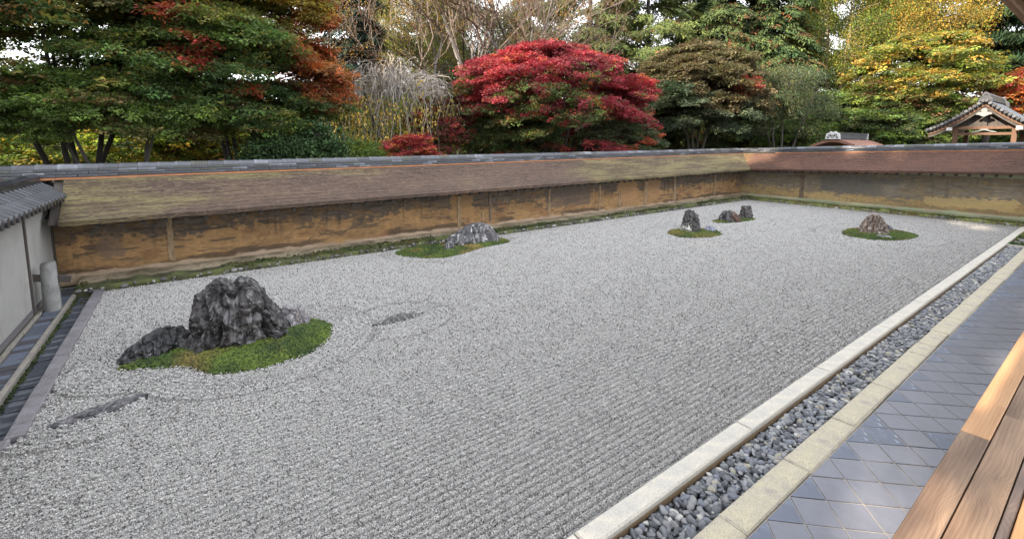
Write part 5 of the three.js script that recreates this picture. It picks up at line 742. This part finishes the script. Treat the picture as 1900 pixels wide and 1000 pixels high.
conifer({ name: 'hinoki_tree', label: 'hinoki with hanging brown tips left of the tall yellow green tree', ...spot(1.135, 38), h: 18, R: 3.2, from: 5, color: (x, y, z, r) => r() < 0.16 ? [0.15, 0.07, 0.03] : mix3([0.03, 0.06, 0.025], [0.1, 0.14, 0.04], r()), seed: 20, scale: 1.5, whorls: 22, boughs: 8, per: 28, droop: 0.5, taper: 1.4 });
leafTree({ label: 'grey green spreading tree with dark crooked limbs left of the small gate top', ...spot(1.16, 31), rx: 2.4, rz: 2.2, top: 7.2, bottom: 2.6, kind: 'fine', pads: 120, per: 24, padR: 0.5, flat: 0.25, stems: 6, trunkR: 0.12, spread: 0.75, seed: 22, scale: 1.3, hole: 0.62, limbs: 4, color: (x, y, z, r) => pick(r, GREY, DEEP, OLIVE) });
for (const [az, R, h, sd, lab] of [[0.46, 40, 16, 51, 'olive conifer behind the airy yellow tree'], [0.665, 42, 17, 52, 'olive conifer behind the bare twiggy trees'], [0.85, 46, 20, 53, 'pale green conifer between the two big hinoki'], [0.985, 45, 20, 54, 'green conifer left of the dense rust tipped hinoki'], [1.2, 52, 19, 55, 'green conifer behind the tall thin leaved tree']])
  conifer({ label: lab, ...spot(az, R), h, R: 4.6, from: 4, color: (x, y, z, r) => mix3([0.05, 0.075, 0.03], [0.15, 0.17, 0.06], r()), seed: sd, scale: 1.9, whorls: 20, boughs: 7, per: 24, droop: 0.25, taper: 1.6, open: 0.1, group: 'conifers closing the view' });
// right: sunlit yellows and greens
leafTree({ name: 'airy_tree', label: 'tall thin leaved yellow green tree with pale limbs, right of the brown tipped hinoki', ...spot(1.235, 42), rx: 3.4, rz: 3.4, top: 17, bottom: 5.0, kind: 'fine', pads: 190, per: 30, padR: 1.0, flat: 0.7, stems: 4, trunkR: 0.16, seed: 23, scale: 1.5, bark: M.paleBark, limbs: 4, color: (x, y, z, r) => pick(r, LIME, OLIVE, LIME, GREEN, YELLOW), hole: 0.25 });
leafTree({ name: 'airy_tree', label: 'tall airy green tree against the sky above the yellow maple', ...spot(1.32, 44), rx: 3.8, rz: 3.4, top: 16.5, bottom: 7.0, kind: 'fine', pads: 170, per: 28, padR: 1.0, flat: 0.7, stems: 3, trunkR: 0.16, seed: 24, scale: 1.5, bark: M.greyBark, color: (x, y, z, r) => pick(r, OLIVE, GREEN, LIME, YELLOW), hole: 0.35 });
leafTree({ label: 'golden yellow maple left of the tiled gate roof', ...spot(1.345, 37), rx: 3.5, rz: 3.2, top: 9.4, bottom: 3.6, pads: 170, hole: 0.3, per: 38, padR: 0.85, stems: 4, trunkR: 0.14, seed: 25, scale: 1.25, tilt: 0.3, color: (x, y, z, r, pc) => { const n = fbm(x * 0.5, y, z * 0.5, 3); return y > 5.6 + n * 2 ? pick(r, YELLOW, GOLD, LIME, LIME, LIME, OLIVE, [0.4, 0.36, 0.06]) : pick(r, LIME, GREEN, RUST, OLIVE); } });
leafTree({ label: 'yellow tree with drooping leaves high above the golden maple', ...spot(1.365, 41), rx: 2.2, rz: 2.2, top: 13.5, bottom: 7.5, kind: 'fine', pads: 90, per: 30, padR: 0.8, flat: 0.6, stems: 2, trunkR: 0.12, seed: 26, scale: 1.4, color: (x, y, z, r) => pick(r, YELLOW, GOLD, LIME, OLIVE), hole: 0.4 });
for (const [az, R, top, rx, sd, lab] of [[1.185, 33, 4.3, 1.9, 27, 'low green maple left of the small gate top'], [1.235, 36, 6.2, 2.0, 28, 'layered green maple just above the small gate top'], [1.3, 34.5, 5.2, 2.0, 29, 'lime green layered maple right of the small gate top'], [1.355, 36, 5.0, 1.9, 30, 'green maple low beside the left eave of the tiled gate roof']])
  leafTree({ label: lab, ...spot(az, R), rx, rz: 1.7, top, bottom: 2.3, pads: 95, per: 34, padR: 0.65, flat: 0.14, stems: 3, trunkR: 0.09, seed: sd, tilt: 0.35, bark: M.paleBark, color: (x, y, z, r, pc) => pc < 0.5 ? pick(r, GREEN, LIME, GREEN) : pick(r, GREEN, DEEP, OLIVE) });
conifer({ name: 'pine_tree', label: 'dark dense fir rising right of the yellow trees under the eave', ...spot(1.425, 43), h: 17, R: 3.8, from: 7, kind: 'pine', color: dk([0.015, 0.04, 0.022], [0.05, 0.085, 0.03]), seed: 31, scale: 2.0, whorls: 18, boughs: 8, per: 34, droop: 0.12, taper: 1.1 });
leafTree({ label: 'small orange red maple behind the tiled gate roof', ...spot(1.475, 42), rx: 2.4, rz: 2.2, top: 7.4, bottom: 4.0, pads: 90, per: 30, padR: 0.7, stems: 3, trunkR: 0.1, seed: 32, scale: 1.2, color: (x, y, z, r) => pick(r, ORANGE, RED, ORANGE, GOLD, OLIVE) });
leafTree({ label: 'pale yellow green tree at the right edge behind the dark fir', ...spot(1.5, 45), rx: 3.2, rz: 2.4, top: 10.5, bottom: 5.0, kind: 'broad', pads: 90, per: 30, padR: 0.9, flat: 0.5, stems: 3, trunkR: 0.1, seed: 34, scale: 1.3, color: (x, y, z, r) => pick(r, LIME, YELLOW, GREEN) });

// the wood beyond, one mass
{
  const r = rng(909), list = [[], [], []], cols = [[], [], []];
  for (let k = 0; k < 19000; k++) {
    const az = lerp(-0.75, 1.75, r()), R = 47 + 26 * r(), q = spot(az, R), n = fbm(az * 9, 2, 5, 3), hMax = (4.5 + 3.2 * n + 1.6 * noise(az * 31, 3)) * 1.35, y = -0.3 + hMax * Math.pow(r(), 0.8);
    list[k % 3].push(mat4(q.x, y, q.z, (r() - 0.5), r() * 6, (r() - 0.5), 2.2 + 1.6 * r()));
    const c = fbm(az * 14, y * 0.3, R * 0.1, 3); cols[k % 3].push(jitter(c > 0.12 ? pick(r, LIME, YELLOW, OLIVE) : c < -0.2 ? pick(r, DEEP, GREEN) : pick(r, GREEN, OLIVE, DEEP), r));
  }
  const m = new MB(); for (let k = 0; k < 160; k++) { const q = spot(lerp(-0.75, 1.75, r()), 47 + 22 * r()), h = 4 + 5 * r(); m.tube([[q.x, -0.3, q.z], [q.x + (r() - 0.5), h * 0.5, q.z], [q.x + (r() - 0.5) * 2, h, q.z]], 0.16, 0.05, 5); }
  const o = part('far_wood', m.geo(), M.bark, scene); o.userData.kind = 'stuff'; o.userData.label = 'far wood of mixed autumn trees closing the view';
  for (let v = 0; v < 3; v++) copies('far_wood_foliage', SPR.broad[v], M.leaf, list[v], o, cols[v]);
}
// tall cedars outside the frame on the left whose shade lies over the garden
for (const [x, z, h, R, sd, lab] of [[-11, -1.2, 20, 3.0, 41, 'first'], [-12, 2.6, 21, 3.2, 42, 'second'], [-10.5, 6.2, 18, 2.8, 43, 'third'], [-19, -1.9, 33, 4.2, 47, 'fourth'], [-20, 4.3, 30, 4.2, 48, 'fifth'], [-26, 1.4, 34, 4.4, 49, 'sixth']])
  conifer({ name: 'cedar_tree', label: `tall dark cedar beyond the white wall, ${lab} from the garden corner`, x, z, h, R, from: 2, color: dk([0.012, 0.03, 0.02], [0.03, 0.055, 0.035]), seed: sd, scale: 1.8, whorls: 26, boughs: 9, per: 34, taper: 2.2, group: 'cedars beyond the white wall' });
renderer.render(scene, camera);
